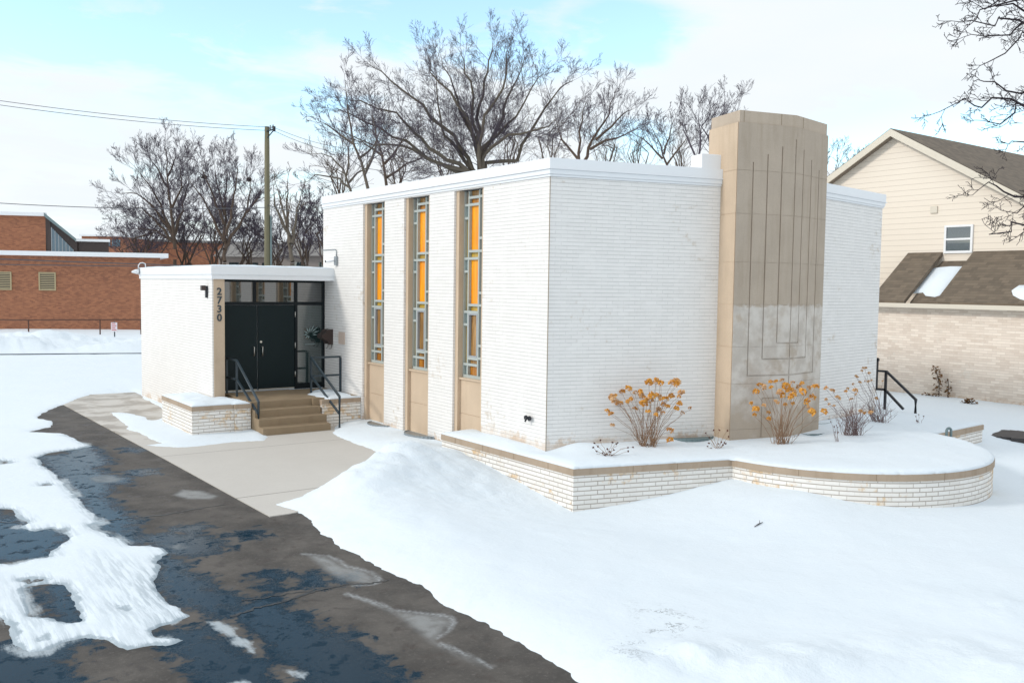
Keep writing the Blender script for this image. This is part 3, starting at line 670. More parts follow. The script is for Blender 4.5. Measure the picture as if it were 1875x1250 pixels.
# ================================================================== THE WHITE BRICK HALL
dB = np.array([0.963378, -0.268147]); nB = np.array([-dB[1], dB[0]])        # along / into the left half of the front
ang = math.radians(9.0); dR = np.array([math.cos(ang), math.sin(ang)]); nR = np.array([-dR[1], dR[0]])
TD = .515
FL = dB*3.43-nB*TD                       # tower's front left corner
RG = FL+dB*1.265                         # its ridge
FR = RG+dR*1.265                         # its front right corner
S0 = FR+nR*TD                            # right half of the front starts here
S1 = S0+dR*3.85
hall = thing('synagogue_building', (4.5, 4.5, 0), 'long low white painted brick building with amber windows and a tall tan stone tower', 'building')
ZB = -.6; ZT = 5.24; YE = 9.32; XE = S1[0]
wins = [(7.087, 6.0026), (5.1132, 4.0359), (3.0759, 2.0383)]
us = sorted({0.0, YE} | {w for a in wins for w in a}); us = [0.0]+[u for u in us if 0 < u < YE]+[YE]
mb = MB()
inw = lambda u0, u1: any(b-1e-4 <= u0 and u1 <= a+1e-4 for a, b in wins)
usn = [-u for u in us][::-1]             # run from the far end towards the corner, so that 'inward' is +x
mb.relief((0, 0), (0, -1), usn, [ZB, 5.2246, ZT], lambda i, j: (None if j == 0 and inw(-usn[i+1], -usn[i]) else 0.0), .05)
jn = S0-dR*1.30
q0 = dB*3.6
mb.face([(0, 0, ZB), (q0[0], q0[1], ZB), (q0[0], q0[1], ZT), (0, 0, ZT)])
q1 = S0-dR*.1
mb.face([(q1[0], q1[1], ZB), (S1[0], S1[1], ZB), (S1[0], S1[1], ZT), (q1[0], q1[1], ZT)])
mb.face([(S1[0], S1[1], ZB), (XE, YE, ZB), (XE, YE, ZT), (S1[0], S1[1], ZT)]); mb.face([(XE, YE, ZB), (0, YE, ZB), (0, YE, ZT), (XE, YE, ZT)])
mb.build('brick_wall', M['white_brick'], hall)
mb = MB(); mb.tube([(-.004, -.004, .45), (-.004, -.004, ZT)], .007, 6); mb.build('corner_joint', M['step_stone'], hall)
# roof fascia in three steps
def offset_path(off): 
    return [(-off, YE), (-off, -off*1.05), (q0[0]-nB[0]*off, q0[1]-nB[1]*off), (q1[0]-nR[0]*off, q1[1]-nR[1]*off), (S1[0]+off*dR[0]-nR[0]*off, S1[1]-nR[1]*off+off*dR[1]), (XE+off, YE)]
def band(mb, path, inner, z0, z1):
    for i in range(len(path)-1):
        a, b, c, d = path[i], path[i+1], inner[i+1], inner[i]
        mb.face([(a[0], a[1], z0), (b[0], b[1], z0), (b[0], b[1], z1), (a[0], a[1], z1)])
        mb.face([(a[0], a[1], z1), (b[0], b[1], z1), (c[0], c[1], z1), (d[0], d[1], z1)])
        mb.face([(a[0], a[1], z0), (d[0], d[1], z0), (c[0], c[1], z0), (b[0], b[1], z0)])
        mb.face([(d[0], d[1], z0), (d[0], d[1], z1), (c[0], c[1], z1), (c[0], c[1], z0)])
    for k in (0, -1):
        a, d = path[k], inner[k]; mb.face([(a[0], a[1], z0), (a[0], a[1], z1), (d[0], d[1], z1), (d[0], d[1], z0)])
mb = MB(); inn = offset_path(-.25)
band(mb, offset_path(.055), inn, 5.385, 5.555); band(mb, offset_path(.075), inn, 5.366, 5.383); band(mb, offset_path(.045), inn, 5.285, 5.364); band(mb, offset_path(.022), inn, 5.243, 5.283)
mb.build('roof_fascia', M['white_metal'], hall)
for y_ in (1.9, 4.4, 6.9):
    sm_ = MB(); sm_.box(-.0585, -.054, y_, y_+.03, 5.387, 5.553, merge=False); sm_.build('seam', M['white_trim'], hall)
mb = MB(); mb.face([(.2, .2, 5.4), (3.4, -.6, 5.4), (5.2, -.7, 5.4), (XE-.2, S1[1]+.2, 5.4), (XE-.2, YE-.2, 5.4), (.2, YE-.2, 5.4)]); mb.build('roof', M['snow'], hall)
mb = MB(); bx = dB*3.02; mb.box(0, .42, .02, .40, 5.35, 5.83, (bx[0], bx[1], 0), tuple(dB)); mb.build('roof_curb', M['white_metal'], hall, .01)
mb = MB()
for i in range(5):
    for k in range(14):
        a0_, a1_ = 2*PI*k/14, 2*PI*(k+1)/14; e0, e1 = i*PI/10, (i+1)*PI/10
        f_ = lambda a, e: (2.95+.42*math.cos(a)*math.cos(e), -.12+.42*math.sin(a)*math.cos(e), 5.40+.24*math.sin(e))
        mb.face([f_(a0_, e0), f_(a1_, e0), f_(a1_, e1), f_(a0_, e1)], smooth=True)
mb.build('skylight_dome', M['white_metal'], hall)

# the three tall stained-glass windows in stone surrounds
def window_bay(y0, y1):
    """y0 far jamb, y1 near jamb"""
    W = y0-y1; J = .11; cy0, cy1 = y0-J, y1+J; cw = cy0-cy1
    mb = MB()
    # frame local u: 0 at the far jamb, growing towards the corner
    uu = [0, J, W-J, W]; zz = [ZB, .775, .785, 1.49, 5.2246]
    mb.relief((.05, y0), (0, -1), uu, zz, lambda i, j: (0.0 if i != 1 else (None if j == 3 else (.085 if j == 1 else .075))), .165)
    mb.box(J, W-J, .03, .16, 1.47, 1.505, (.05, y0, 0), (0, -1), merge=False)
    mb.build('stone_surround', M['limestone'], hall)
    xg = .20
    f = MB(); t = .022
    yy = lambda u: cy0-u
    def vbar(u, w, z0, z1, pr=.0): f.box(xg-.03-pr, xg+.05, yy(u+w), yy(u), z0, z1, merge=False)
    def hbar(u0, u1, z, h=.05): f.box(xg-.033, xg+.05, yy(u1), yy(u0), z-h/2, z+h/2, merge=False)
    m1, m2 = .145, .515; w1 = .042
    vbar(0, .028, 1.53, 5.22); vbar(m1, w1, 1.531, 5.219); vbar(m2, w1, 1.531, 5.219); vbar(cw-.028, .028, 1.53, 5.22)
    hbar(.001, cw-.001, 1.535, .06)
    for z in (5.085, 4.945, 4.03, 3.885, 2.965, 2.825, 1.90, 1.775): hbar(m1+w1*.5, m2+w1*.5, z)
    for z in (4.945, 4.685, 3.885, 3.63, 2.825, 2.57, 1.775): hbar(.01, m1+w1*.5, z, .048)
    for z in (5.09, 4.28, 4.03, 3.21, 2.965, 2.17, 1.92): hbar(m2+w1*.5, cw-.01, z, .048)
    wf = f.build('window', M['bar_grey'], hall)
    def pane(mats, rects, dx=.03, name='pane'):
        b_ = MB()
        for u0, u1, z0, z1 in rects: b_.face([(xg+dx, yy(u0), z0), (xg+dx, yy(u1), z0), (xg+dx, yy(u1), z1), (xg+dx, yy(u0), z1)], merge=False)
        b_.build(name, mats, wf)
    A0, A1, B0, B1, C0, C1 = .0, m1+.02, m1+.02, m2+.02, m2+.02, cw
    for r in ((4.03, 4.945), (2.965, 3.885)): pane(M['amber'], [(B0, B1, r[0], r[1])])
    for r in ((4.945, 5.085), (3.885, 4.03), (2.825, 2.965)): pane(M['rust_gl'] if r[0] > 4.5 else M['olive'], [(B0, B1, *r)])
    for r in ((3.885, 4.685), (2.825, 3.63), (1.775, 2.57)): pane(M['olive'], [(A0, A1, *r)])
    pane(M['brown_gl'], [(A0, A1, 4.945, 5.22)]); pane(M['brown_gl'], [(B0, B1, 5.085, 5.22)]); pane(M['rust_gl'], [(B0, B1, 1.53, 1.775)]); pane(M['brown_gl'], [(B0, B1, 1.775, 1.90)])
    for r in ((4.685, 4.945), (3.63, 3.885), (2.57, 2.825), (1.53, 1.775)): pane(M['pale_gl'], [(A0, A1, *r)])
    pane(M['grey_gl'], [(C0, C1, 1.53, 5.22)])
    sb_ = MB(); e = .034; a, b, z0, z1 = m1+w1, m2, 1.925, 2.80
    for (u0, u1, q0_, q1_) in ((a, b, z1-e, z1), (a, b, z0, z0+e), (a, a+e, z0+e, z1-e), (b-e, b, z0+e, z1-e)): sb_.box(xg-.035, xg+.028, yy(u1), yy(u0), q0_, q1_, merge=False)
    sb_.build('sash', M['sash_grey'], wf)
    pane(M['brown_gl'], [(a+e, b-e, z0+e, z1-e)], .02)
for a, b in wins: window_bay(a, b)

# the stone tower with its seven incised branches
BT = 6.346
tw = MB()
GW = .026; GD = .02
sL = [.3375, .650, .9625]; tops = [5.652, 5.809, 5.967]; bots = [1.766, 2.07, 2.363]
pj = [.78, 1.62, 2.30, 3.075, 3.845, 4.72, 5.50]
def tower_face(o, ex, mirror):
    Wf = 1.265
    ss = [(s_ if not mirror else Wf-s_) for s_ in sL]
    g = GW/2
    ulist = {0.0, Wf, *(v for s_ in ss for v in (s_-g, s_+g))}
    pu = .68 if not mirror else Wf-.68
    ulist |= {pu-.008, pu+.008}
    rid = (Wf-g, Wf) if not mirror else (0.0, g)
    ulist |= set(rid)
    zl = {-.3, BT, 6.122, 1.60, 1.335, 1.351, *tops}
    for b_ in bots: zl |= {b_-g, b_+g}
    for z in pj: zl |= {z-.004, z+.004}
    ul = sorted(ulist); zz = sorted(zl)
    def dep(i, j):
        um = (ul[i]+ul[i+1])/2; zm = (zz[j]+zz[j+1])/2
        for s_, t_, b_ in zip(ss, tops, bots):
            if abs(um-s_) < g and b_-g < zm < t_: return GD
            if abs(zm-b_) < g and ((um > s_) if not mirror else (um < s_)): return GD
        if rid[0] < um < rid[1] and 1.60 < zm < 6.122: return GD
        if abs(um-pu) < .008 and zm < 1.351: return .014
        if abs(zm-1.343) < .008 and ((um > pu) if not mirror else (um < pu)): return .014
        if any(abs(zm-z) < .004 for z in pj): return .006
        return 0.0
    tw.relief(o, ex, ul, zz, dep, .05)
tower_face(FL, dB, False); tower_face(RG, dR, True)
BK = FL+nB*.95; BR = FR+nR*.95
tw.face([(FR[0], FR[1], -.3), (BR[0], BR[1], -.3), (BR[0], BR[1], BT), (FR[0], FR[1], BT)])
tw.face([(BR[0], BR[1], 4), (BK[0], BK[1], 4), (BK[0], BK[1], BT), (BR[0], BR[1], BT)])
tw.face([(FL[0], FL[1], BT-.001), (RG[0], RG[1], BT-.001), (FR[0], FR[1], BT-.001), (BR[0], BR[1], BT-.001), (BK[0], BK[1], BT-.001)])
tower = tw.build('tower', M['tower_stone'], hall)
ts = MB()
ts.relief(BK, tuple(-nB), [0, .93, .95], sorted({-.3, BT} | {z+k for z in pj for k in (-.004, .004)}), lambda i, j: (.012 if i == 1 else (.006 if j % 2 == 1 else 0.0)), .02)
ts.build('tower_side', M['tower_side'], tower)
cp = MB(); ins = .012
fl, rg, fr, br, bk = FL+dB*.03+nB*.012, RG+np.array([0, .012]), FR-dR*.045+nR*.012, BR-dR*.045-nR*.02, BK+dB*.03-nB*.02
cp.prism([tuple(bk), tuple(fl), tuple(rg), tuple(fr), tuple(br)], BT, 6.56)
cp.build('tower_cap', M['cap_stone'], tower)
# upright joints of the cap course
cj = MB()
for o_, ex_, u_ in ((FL+nB*.011, dB, .93), (RG+nR*.011, dR, .26), (FL+nB*.011, dB, .12)):
    cj = MB(); q = o_+ex_*u_; cj.box(-.004, .004, -.002, .004, BT+.01, 6.558, (q[0], q[1], 0), tuple(ex_), merge=False); cj.build('cap_joint', M['groove'], tower)


# entrance wing
VX, VF, VB = -3.03, 8.72, 15.2
mb = MB()
mb.face([(VX, VB, ZB), (VX, VF+.02, ZB), (VX, VF+.02, 3.42), (VX, VB, 3.42)]); mb.face([(VX, VF+.02, ZB), (VX+.035, VF+.02, ZB), (VX+.035, VF+.02, 3.42), (VX, VF+.02, 3.42)])
mb.face([(VX, VB, ZB), (4, VB, ZB), (4, VB, 3.42), (VX, VB, 3.42)])
mb.build('wing_wall', M['white_brick_low'], hall)
mb = MB(); mb.relief((VX+.035, VF), (1, 0), [0, .25], [ZB, 1.52, 1.53, 3.42], lambda i, j: .006 if j == 1 else 0.0, .02)
mb.face([(VX+.285, VF, ZB), (VX+.285, 9.27, ZB), (VX+.285, 9.27, 3.42), (VX+.285, VF, 3.42)]); mb.face([(VX+.035, VF, ZB), (VX+.035, VF+.3, ZB), (VX+.035, VF+.3, 3.42), (VX+.035, VF, 3.42)])
pil = mb.build('stone_pilaster', M['limestone'], hall)
mb = MB()
def vest_path(o_): return [(-.0, 8.66-o_), (-3.07-o_, 8.66-o_), (-3.07-o_, VB+.06+o_), (4, VB+.06+o_)]
vin = [(-.0, 9.2), (-2.6, 9.2), (-2.6, VB-.3), (4, VB-.3)]
for (o_, z0, z1) in ((.0, 3.535, 3.72), (-.012, 3.42, 3.532), (.015, 3.532, 3.536)): band(mb, vest_path(o_), vin, z0, z1)
mb.build('wing_fascia', M['white_metal'], hall)
mb = MB(); mb.box(-3.0, -.01, 8.75, 9.35, 3.421, 3.5); mb.build('canopy_soffit', M['white_metal'], hall)
snow_cap('roof_snow', [(-3.06, 8.68), (-.02, 8.68), (-.02, 9.33), (3.9, 9.36), (3.9, 15.22), (-3.06, 15.22)], 3.72, .05, .12, hall, soft=.2)

# doors, transom lights and side light in one dark frame
DY = 9.27; LZ = .688
mb = MB()
for (x0, x1, z0, z1) in ((-2.745, -2.70, LZ, 3.415), (-.05, .0, LZ, 3.415), (-.80, -.735, LZ, 2.80), (-2.70, -.05, 2.80, 2.88), (-2.70, -.05, 3.36, 3.415), (-1.86, -1.80, 2.88, 3.36), (-.80, -.735, 2.88, 3.36), (-.735, -.05, LZ, LZ+.14)):
    mb.box(x0, x1, DY-.045, DY+.04, z0, z1, merge=False)
dframe = mb.build('door_frame', M['door_frame'], hall)
for x0, x1 in ((-2.698, -1.772), (-1.752, -.803)):
    mb = MB(); mb.box(x0, x1, DY-.02, DY+.03, LZ+.02, 2.795); d_ = mb.build('door', M['door_paint'], hall, .004)
    hx = x1-.09 if x0 < -2 else x0+.10
    h_ = MB(); h_.tube([(hx, DY-.02, 1.56), (hx, DY-.075, 1.56), (hx, DY-.075, 1.78), (hx, DY-.02, 1.78)], .012, 8); h_.build('handle', M['silver'], d_)
    b_ = MB(); b_.box(x0+.01, x1-.01, DY-.03, DY-.0205, LZ+.022, LZ+.05); b_.build('kick_strip', M['silver'], d_)
    if x0 > -2:
        k_ = MB(); k_.tube([(hx-.03, DY-.02, 1.90), (hx-.03, DY-.045, 1.90)], .028, 10); k_.build('lock', M['silver'], d_)
        for z in (1.0, 1.72, 2.5):
            g_ = MB(); g_.tube([(x1+.004, DY-.052, z), (x1+.004, DY-.052, z+.14)], .011, 6); g_.build('hinge', M['silver'], d_)
for x0, x1, z0, z1, nm in ((-2.70, -1.86, 2.88, 3.36, 'transom_pane'), (-1.80, -.80, 2.88, 3.36, 'transom_pane'), (-.735, -.05, 2.88, 3.36, 'transom_pane'), (-.735, -.05, LZ+.14, 2.80, 'side_pane')):
    mb = MB(); mb.face([(x0, DY, z0), (x1, DY, z0), (x1, DY, z1), (x0, DY, z1)]); g_ = mb.build(nm, M['side_glass'] if nm == 'side_pane' else M['dark_glass'], hall)
    if nm == 'side_pane':     # the etched burst of leaves on the side light
        e = MB(); cx_, cz_ = -.40, 2.06
        for k, (aa, l, r0) in enumerate(((62, .30, .06), (40, .32, .08), (18, .28, .10), (85, .20, .05), (115, .20, .05), (150, .17, .05), (185, .16, .05), (222, .14, .05), (255, .10, .04), (-6, .16, .10))):
            a_ = math.radians(aa); l *= .8; r0 *= .8; c_, s_ = math.cos(a_), math.sin(a_); w_ = .020
            e.face([(cx_+c_*r0, DY-.004, cz_+s_*r0), (cx_+c_*(r0+l*.45)-s_*w_, DY-.004, cz_+s_*(r0+l*.45)+c_*w_), (cx_+c_*(r0+l), DY-.004, cz_+s_*(r0+l)), (cx_+c_*(r0+l*.45)+s_*w_, DY-.004, cz_+s_*(r0+l*.45)-c_*w_)], merge=False)
        e.box(-.52, -.24, DY-.005, DY-.004, 1.80, 1.815, merge=False)
        e.build('etched_emblem', M['etch'], g_)
# house number
for i, ch in enumerate('2730'):
    cu_ = bpy.data.curves.new('digit', 'FONT'); cu_.body = ch; cu_.size = .235; cu_.extrude = .008; cu_.offset = .004; cu_.align_x = 'CENTER'
    tmp = bpy.data.objects.new('digit_curve', cu_); COL.objects.link(tmp)
    dg = bpy.context.evaluated_depsgraph_get(); dg.update(); me = bpy.data.meshes.new_from_object(tmp.evaluated_get(dg))
    bpy.data.objects.remove(tmp)
    me.transform(Matrix.Rotation(PI/2, 4, 'X')); me.materials.clear(); me.materials.append(M['dark_metal'])
    ob = bpy.data.objects.new('digit', me); COL.objects.link(ob); ob.parent = pil
    ob.location = Vector((VX+.035+.125, VF-.012, 3.055-.2025*i))-wloc(pil)

# ------------------------------------------------------------------ steps, cheek walls, handrails
st = thing('entrance_steps', (-1.8, 7.4, 0), 'four brown stone steps leading up to the dark double doors', 'steps')
mb = MB(); x0s, x1s = -2.60, -1.0
prof = [(6.67, -.1), (6.67, .165), (6.93, .172), (6.93, .335), (7.18, .342), (7.18, .505), (7.42, .512), (7.42, .675), (9.25, LZ), (9.25, -.1)]
xr = [-1.0, -1.0, -.98, -.98, -1.02, -1.02, -1.12, -1.12, -.95, -.95]
n_ = len(prof)
for i in range(n_-1):
    (ya, za), (yb, zb_) = prof[i], prof[i+1]; mb.face([(x0s, ya, za), (xr[i], ya, za), (xr[i+1], yb, zb_), (x0s, yb, zb_)])
mb.face([(x0s, *p_) for p_ in prof]); mb.face([(xr[i], *prof[i]) for i in range(n_)][::-1])
mb.build('stair', M['step_stone'], st, .012)
mb = MB(); mb.box(-1.15, -.02, 7.32, 9.25, .3, LZ-.012); mb.build('landing_edge', M['step_stone'], st)

def cheek(nm, lab, blocks, caps, snow, root, seed):
    t = thing(nm, root, lab, 'low wall')
    mb = MB()
    for (x0, x1, y0, y1) in blocks: mb.box(x0, x1, y0, y1, -.2, .545, merge=False)
    mb.build('brickwork', M['planter_brick'], t)
    mb = MB()
    for (x0, x1, y0, y1) in caps: mb.box(x0, x1, y0, y1, .545, .645, merge=False)
    mb.build('coping', M['coping'], t, .006)
    snow_cap('snow_cover', snow, .645, .07, .05, t, seed=seed, soft=.12, rough=.04)
cheek('cheek_wall', 'low white brick cheek wall with snowy top left of the entrance steps', [(-3.89, -2.98, 7.44, 9.8), (-2.979, -2.62, 7.36, 8.70)], [(-3.90, -2.985, 7.43, 9.81), (-2.982, -2.61, 7.35, 8.70)],
      [(-3.89, 7.44), (-2.98, 7.44), (-2.97, 7.37), (-2.63, 7.37), (-2.72, 8.0), (-2.75, 8.7), (-3.06, 8.7), (-3.06, 9.8), (-3.89, 9.8)], (-3.3, 8.3, 0), 1.0)
cheek('cheek_wall', 'short white brick cheek wall between the entrance steps and the tall windows', [(-.99, -.005, 7.17, 8.9)], [(-1.0, -.004, 7.16, 8.9)], [(-.99, 7.55), (-.80, 7.18), (-.01, 7.17), (-.01, 8.8), (-.55, 8.75), (-.99, 8.1)], (-.5, 8, 0), 4.0)

def rail(nm, lab, parts, root, mat, w=.042, cat='handrail', group=None):
    t = thing(nm, root, lab, cat, group)
    for nm_, pts in parts:
        mb = MB(); mb.sqtube(pts, w); mb.build(nm_, mat, t)
    return t
xl = -2.565
rail('handrail', 'dark metal handrail beside the left cheek wall', [
    ('top_rail', [(xl, 9.13, 1.535), (xl, 8.43, 1.535), (xl, 7.03, .72), (xl, 7.03, -.02)]), ('mid_rail', [(xl, 9.11, 1.08), (xl, 8.43, 1.09), (xl, 7.05, .45)]),
    ('post', [(xl, 9.13, .68), (xl, 9.13, 1.51)]), ('post', [(xl, 8.43, .68), (xl, 8.43, 1.51)])], (xl, 8, 0), M['dark_metal'])
xr_ = -.80
rail('handrail', 'dark metal handrail meeting the wall beside the brown mailbox', [
    ('top_rail', [(-.03, 8.24, 1.55), (xr_, 8.24, 1.55), (xr_, 6.64, .77), (xr_, 6.64, -.02)]), ('mid_rail', [(-.05, 8.24, 1.10), (xr_, 8.24, 1.10), (xr_, 6.66, .38)]),
    ('post', [(xr_, 8.24, .66), (xr_, 8.24, 1.525)]), ('post', [(-.03, 8.24, .66), (-.03, 8.24, 1.525)])], (xr_, 7.5, 0), M['dark_metal'])
X3 = 10.3
rail('handrail', 'black metal handrail of the far steps beside the right end of the front', [
    ('top_rail', [(X3, .15, 1.425), (X3, -.13, 1.43), (X3, -.90, .83), (X3, -.90, .45)]), ('mid_rail', [(X3, .15, .98), (X3, -.11, .99), (X3, -.60, .57)]),
    ('post', [(X3, -.12, .3), (X3, -.12, 1.41)])], (X3, -.4, .4), M['black_metal'], .05)
rail('drain_pipe', 'thin black upright pipe at the corner of the white wall by the far steps', [('pipe', [(X3, .12, .95), (X3, .12, 1.74)]), ('clip', [(X3, .10, 1.66), (X3, .10, 1.72)])], (X3, .12, .9), M['black_metal'], .045, 'pipe')

# ------------------------------------------------------------------ the planter
PZ = .438; PC = np.array([5.17, -2.065]); PR = 2.834
P0, P1, P2 = np.array([-.49, 2.69]), np.array([-.493, -1.345]), np.array([2.345, -2.175])
a2 = math.atan2(P2[1]-PC[1], P2[0]-PC[0])
if a2 > 0: a2 -= 2*PI
arcang = np.linspace(a2, math.radians(-12), 70)
arc = [PC+PR*np.array([math.cos(t), math.sin(t)]) for t in arcang]
RW = [np.array([10.36, -2.44])]
outer = [P0, P1, P2]+arc[1:]
planter = thing('planter', (3, -2, 0), 'snow filled planter with white brick walls and a round bulge below the tower', 'planter')
def strip(path, z0, z1, off, mb, cap=None, thick=.28):
    """wall along a path, set out by off; uv runs along the arc length"""
    pts = np.array(path); n = len(pts); nr = []
    for i in range(n):
        a = pts[max(0, i-1)]; b = pts[min(n-1, i+1)]
        d1 = pts[i]-a if i > 0 else b-pts[i]; d2_ = b-pts[i] if i < n-1 else pts[i]-a
        n1 = np.array([d1[1], -d1[0]])/np.linalg.norm(d1); n2 = np.array([d2_[1], -d2_[0]])/np.linalg.norm(d2_)
        m_ = (n1+n2); m_ = m_/(m_@m_)*2; nr.append(m_)
    nr = -np.array(nr) if False else np.array(nr)
    s_ = 0.0
    for i in range(n-1):
        # path runs P0 -> P1 -> P2 -> round: outside is on the right-hand side
        a, b = pts[i]-nr[i]*(-off), pts[i+1]-nr[i+1]*(-off); ai, bi = pts[i]-nr[i]*thick, pts[i+1]-nr[i+1]*thick
        l = float(np.linalg.norm(pts[i+1]-pts[i]))
        mb.face([(a[0], a[1], z0), (b[0], b[1], z0), (b[0], b[1], z1), (a[0], a[1], z1)], uv=[(s_, z0), (s_+l, z0), (s_+l, z1), (s_, z1)])
        mb.face([(a[0], a[1], z1), (b[0], b[1], z1), (bi[0], bi[1], z1), (ai[0], ai[1], z1)])
        if cap: mb.face([(a[0], a[1], z0), (ai[0], ai[1], z0), (bi[0], bi[1], z0), (b[0], b[1], z0)])
        s_ += l
    for k in (0, -1):
        a = pts[k]+nr[k]*off; ai = pts[k]-nr[k]*thick; mb.face([(a[0], a[1], z0), (a[0], a[1], z1), (ai[0], ai[1], z1), (ai[0], ai[1], z0)])
out_side = 1
mb = MB(); strip(outer, -.75, PZ-.108, -.012, mb); mb.build('brick_wall', M['planter_brick'], planter)
mb = MB(); strip(outer, PZ-.108, PZ, .008, mb, True); cop = mb.build('coping', M['coping'], planter)
cj = MB()
for p_, t_ in ([(P0+(P1-P0)*k, (P1-P0)) for k in (.13, .36, .60, .84)]+[(P1+(P2-P1)*k, (P2-P1)) for k in (.36, .64)]+[(arc[i], arc[i+1]-arc[i]) for i in (10, 20, 30, 40, 50)]):
    t_ = t_/np.linalg.norm(t_); cj.box(-.004, .004, -.010, -.006, PZ-.107, PZ-.001, (p_[0], p_[1], 0), (t_[0], t_[1]), merge=False)
cj.build('coping_joint', M['groove'], cop)
def plz(X_, Y_, d_):
    # deeper snow over the bed, drifted against the stone
    mound = .055*sstep(d_, .1, 1.4)+.05*np.exp(-(((X_-5.2)/1.5)**2+((Y_+2.6)/1.3)**2))+.05*np.exp(-(((X_-7.2)/.9)**2+((Y_+1.4)/.7)**2))
    # bare hollow at the building corner
    mound = mound-.07*np.exp(-((X_+.05)**2+(Y_+.02)**2)/.12)+.05*np.exp(-((X_-.55)**2+(Y_+.28)**2)/.10)
    mound = mound-.05*np.exp(-((X_-2.75)**2/.2+(Y_+.92)**2/.05))-.05*np.exp(-((X_-5.1)**2/.12+(Y_+1.9)**2/.05))
    return mound+.02*fnoise(X_, Y_, .9, 3, 7)
ppoly = [P0, P1, P2]+arc[1:]+[np.array([7.96, -2.62]), np.array([10.34, -2.44]), np.array([10.5, -.9]), np.array([10.5, .9]), np.array([9.2, .9]), np.array([8.0, .6]), np.array([.35, .6]), np.array([.35, 2.69])]
snow_cap('snow_cover', ppoly, PZ, .085, .07, planter, plz, 2.0, .11, .012)
rw0, rw1 = np.array([7.6, -2.70]), np.array([10.36, -2.445])
rwd = (rw1-rw0)/np.linalg.norm(rw1-rw0)
rt = thing('retaining_wall', (9, -2.5, 0), 'short straight white brick wall with coping behind the round planter', 'low wall')
mb = MB(); mb.box(0, 2.76, 0, .25, -.4, PZ-.108, (rw0[0], rw0[1], 0), tuple(rwd)); mb.build('brickwork', M['planter_brick'], rt)
mb = MB(); mb.box(-.01, 2.78, -.02, .27, PZ-.108, PZ+.004, (rw0[0], rw0[1], 0), tuple(rwd)); mb.build('coping', M['coping'], rt, .005)
# vent pipe bent over like a cane
vp = atz(1737, 797, .47)
t = thing('vent_pipe', (vp[0], vp[1], .4), 'grey green bent vent pipe standing in snow behind the round planter', 'pipe')
mb = MB(); pth = [(vp[0]-.05, vp[1]+.02, .3), (vp[0]-.05, vp[1]+.02, .56)]+[(vp[0]+.0-.05*math.cos(a_), vp[1]+.02-.02*(1-math.cos(a_)), .56+.06*math.sin(a_)) for a_ in np.linspace(.3, PI-.3, 7)]+[(vp[0]+.05, vp[1]-.02, .56), (vp[0]+.05, vp[1]-.02, .38)]
mb.tube(pth, .026, 10); mb.build('pipe', M['green_metal'], t)

# ------------------------------------------------------------------ small fittings on the walls
t = thing('wall_lamp', (-3.05, 9.15, 3.1), 'black L shaped wall lamp on the wing left of the house number', 'wall lamp')
mb = MB(); mb.box(-.05, -.004, -.05, .03, -.14, .14, (VX, 9.08, 3.12)); mb.build('backplate', M['black_metal'], t, .006)
mb = MB(); mb.box(-.15, -.05, -.06, .06, .03, .15, (VX, 9.08, 3.12)); mb.build('lamp_head', M['brown_metal'], t, .01)
t = thing('security_light', (VX, VB, 3.6), 'white floodlight with bent conduit at the back corner of the wing roof', 'light')
mb = MB(); mb.tube([(VX-.08, VB-.05, 3.62), (VX-.15, VB-.06, 3.62), (VX-.23, VB-.07, 3.61), (VX-.26, VB-.07, 3.605)], [.075, .065, .035, .02], 12); mb.build('lamp_head', M['white_metal'], t)
mb = MB(); mb.box(-.085, -.05, -.04, .03, -.07, .09, (VX, VB-.05, 3.62)); mb.build('junction_box', M['grey_metal'], t)
mb = MB(); mb.tube([(VX-.07, VB-.05, 3.70), (VX-.07, VB-.05, 3.80), (VX-.02, VB-.05, 3.87), (VX+.05, VB-.05, 3.88), (VX+.12, VB-.05, 3.85), (VX+.13, VB-.05, 3.72)], .014, 8); mb.build('conduit', M['white_metal'], t)
t = thing('security_camera', (0, 8.5, 3.9), 'small white security camera on the hall wall above the entrance canopy', 'camera')
mb = MB(); mb.box(-.06, -.003, -.06, .06, -.11, .11, (0, 8.50, 3.92)); mb.build('bracket', M['grey_metal'], t, .006)
mb = MB(); mb.tube([(-.06, 8.52, 3.92), (-.14, 8.57, 3.91), (-.24, 8.62, 3.90)], [.02, .03, .032], 10); mb.build('body', M['white_metal'], t)
mb = MB(); mb.tube([(-.24, 8.62, 3.90), (-.262, 8.633, 3.899)], .027, 10); mb.build('lens', M['black_metal'], t)
mb = MB(); mb.tube([(-.02, 8.50, 4.03), (-.02, 8.50, 4.16), (-.02, 8.56, 4.2), (-.02, 9.3, 4.2)], .012, 6); mb.build('conduit', M['grey_metal'], t)
t = thing('mailbox', (0, 8.88, 1.9), 'dark brown curved mailbox on the white wall right of the side light', 'mailbox')
mb = MB(); pf = [(0, 1.83), (-.10, 1.83), (-.12, 1.90), (-.28, 1.99), (-.29, 2.06), (-.20, 2.10), (-.17, 2.16), (-.12, 2.19), (-.02, 2.20), (0, 2.20)]
for y_ in (8.72, 9.02): mb.face([(p_[0]-.003, y_, p_[1]) for p_ in (pf if y_ < 9 else pf[::-1])])
for i in range(len(pf)): 
    a, b = pf[i], pf[(i+1) % len(pf)]; mb.face([(a[0]-.003, 8.72, a[1]), (b[0]-.003, 8.72, b[1]), (b[0]-.003, 9.02, b[1]), (a[0]-.003, 9.02, a[1])])
mb.build('box', M['brown_metal'], t, .008)
for y_ in (8.76, 8.97):
    mb = MB(); mb.tube([(-.02, y_, 1.84), (-.03, y_, 1.73), (-.08, y_, 1.72)], .008, 6); mb.build('hook', M['brown_metal'], t)
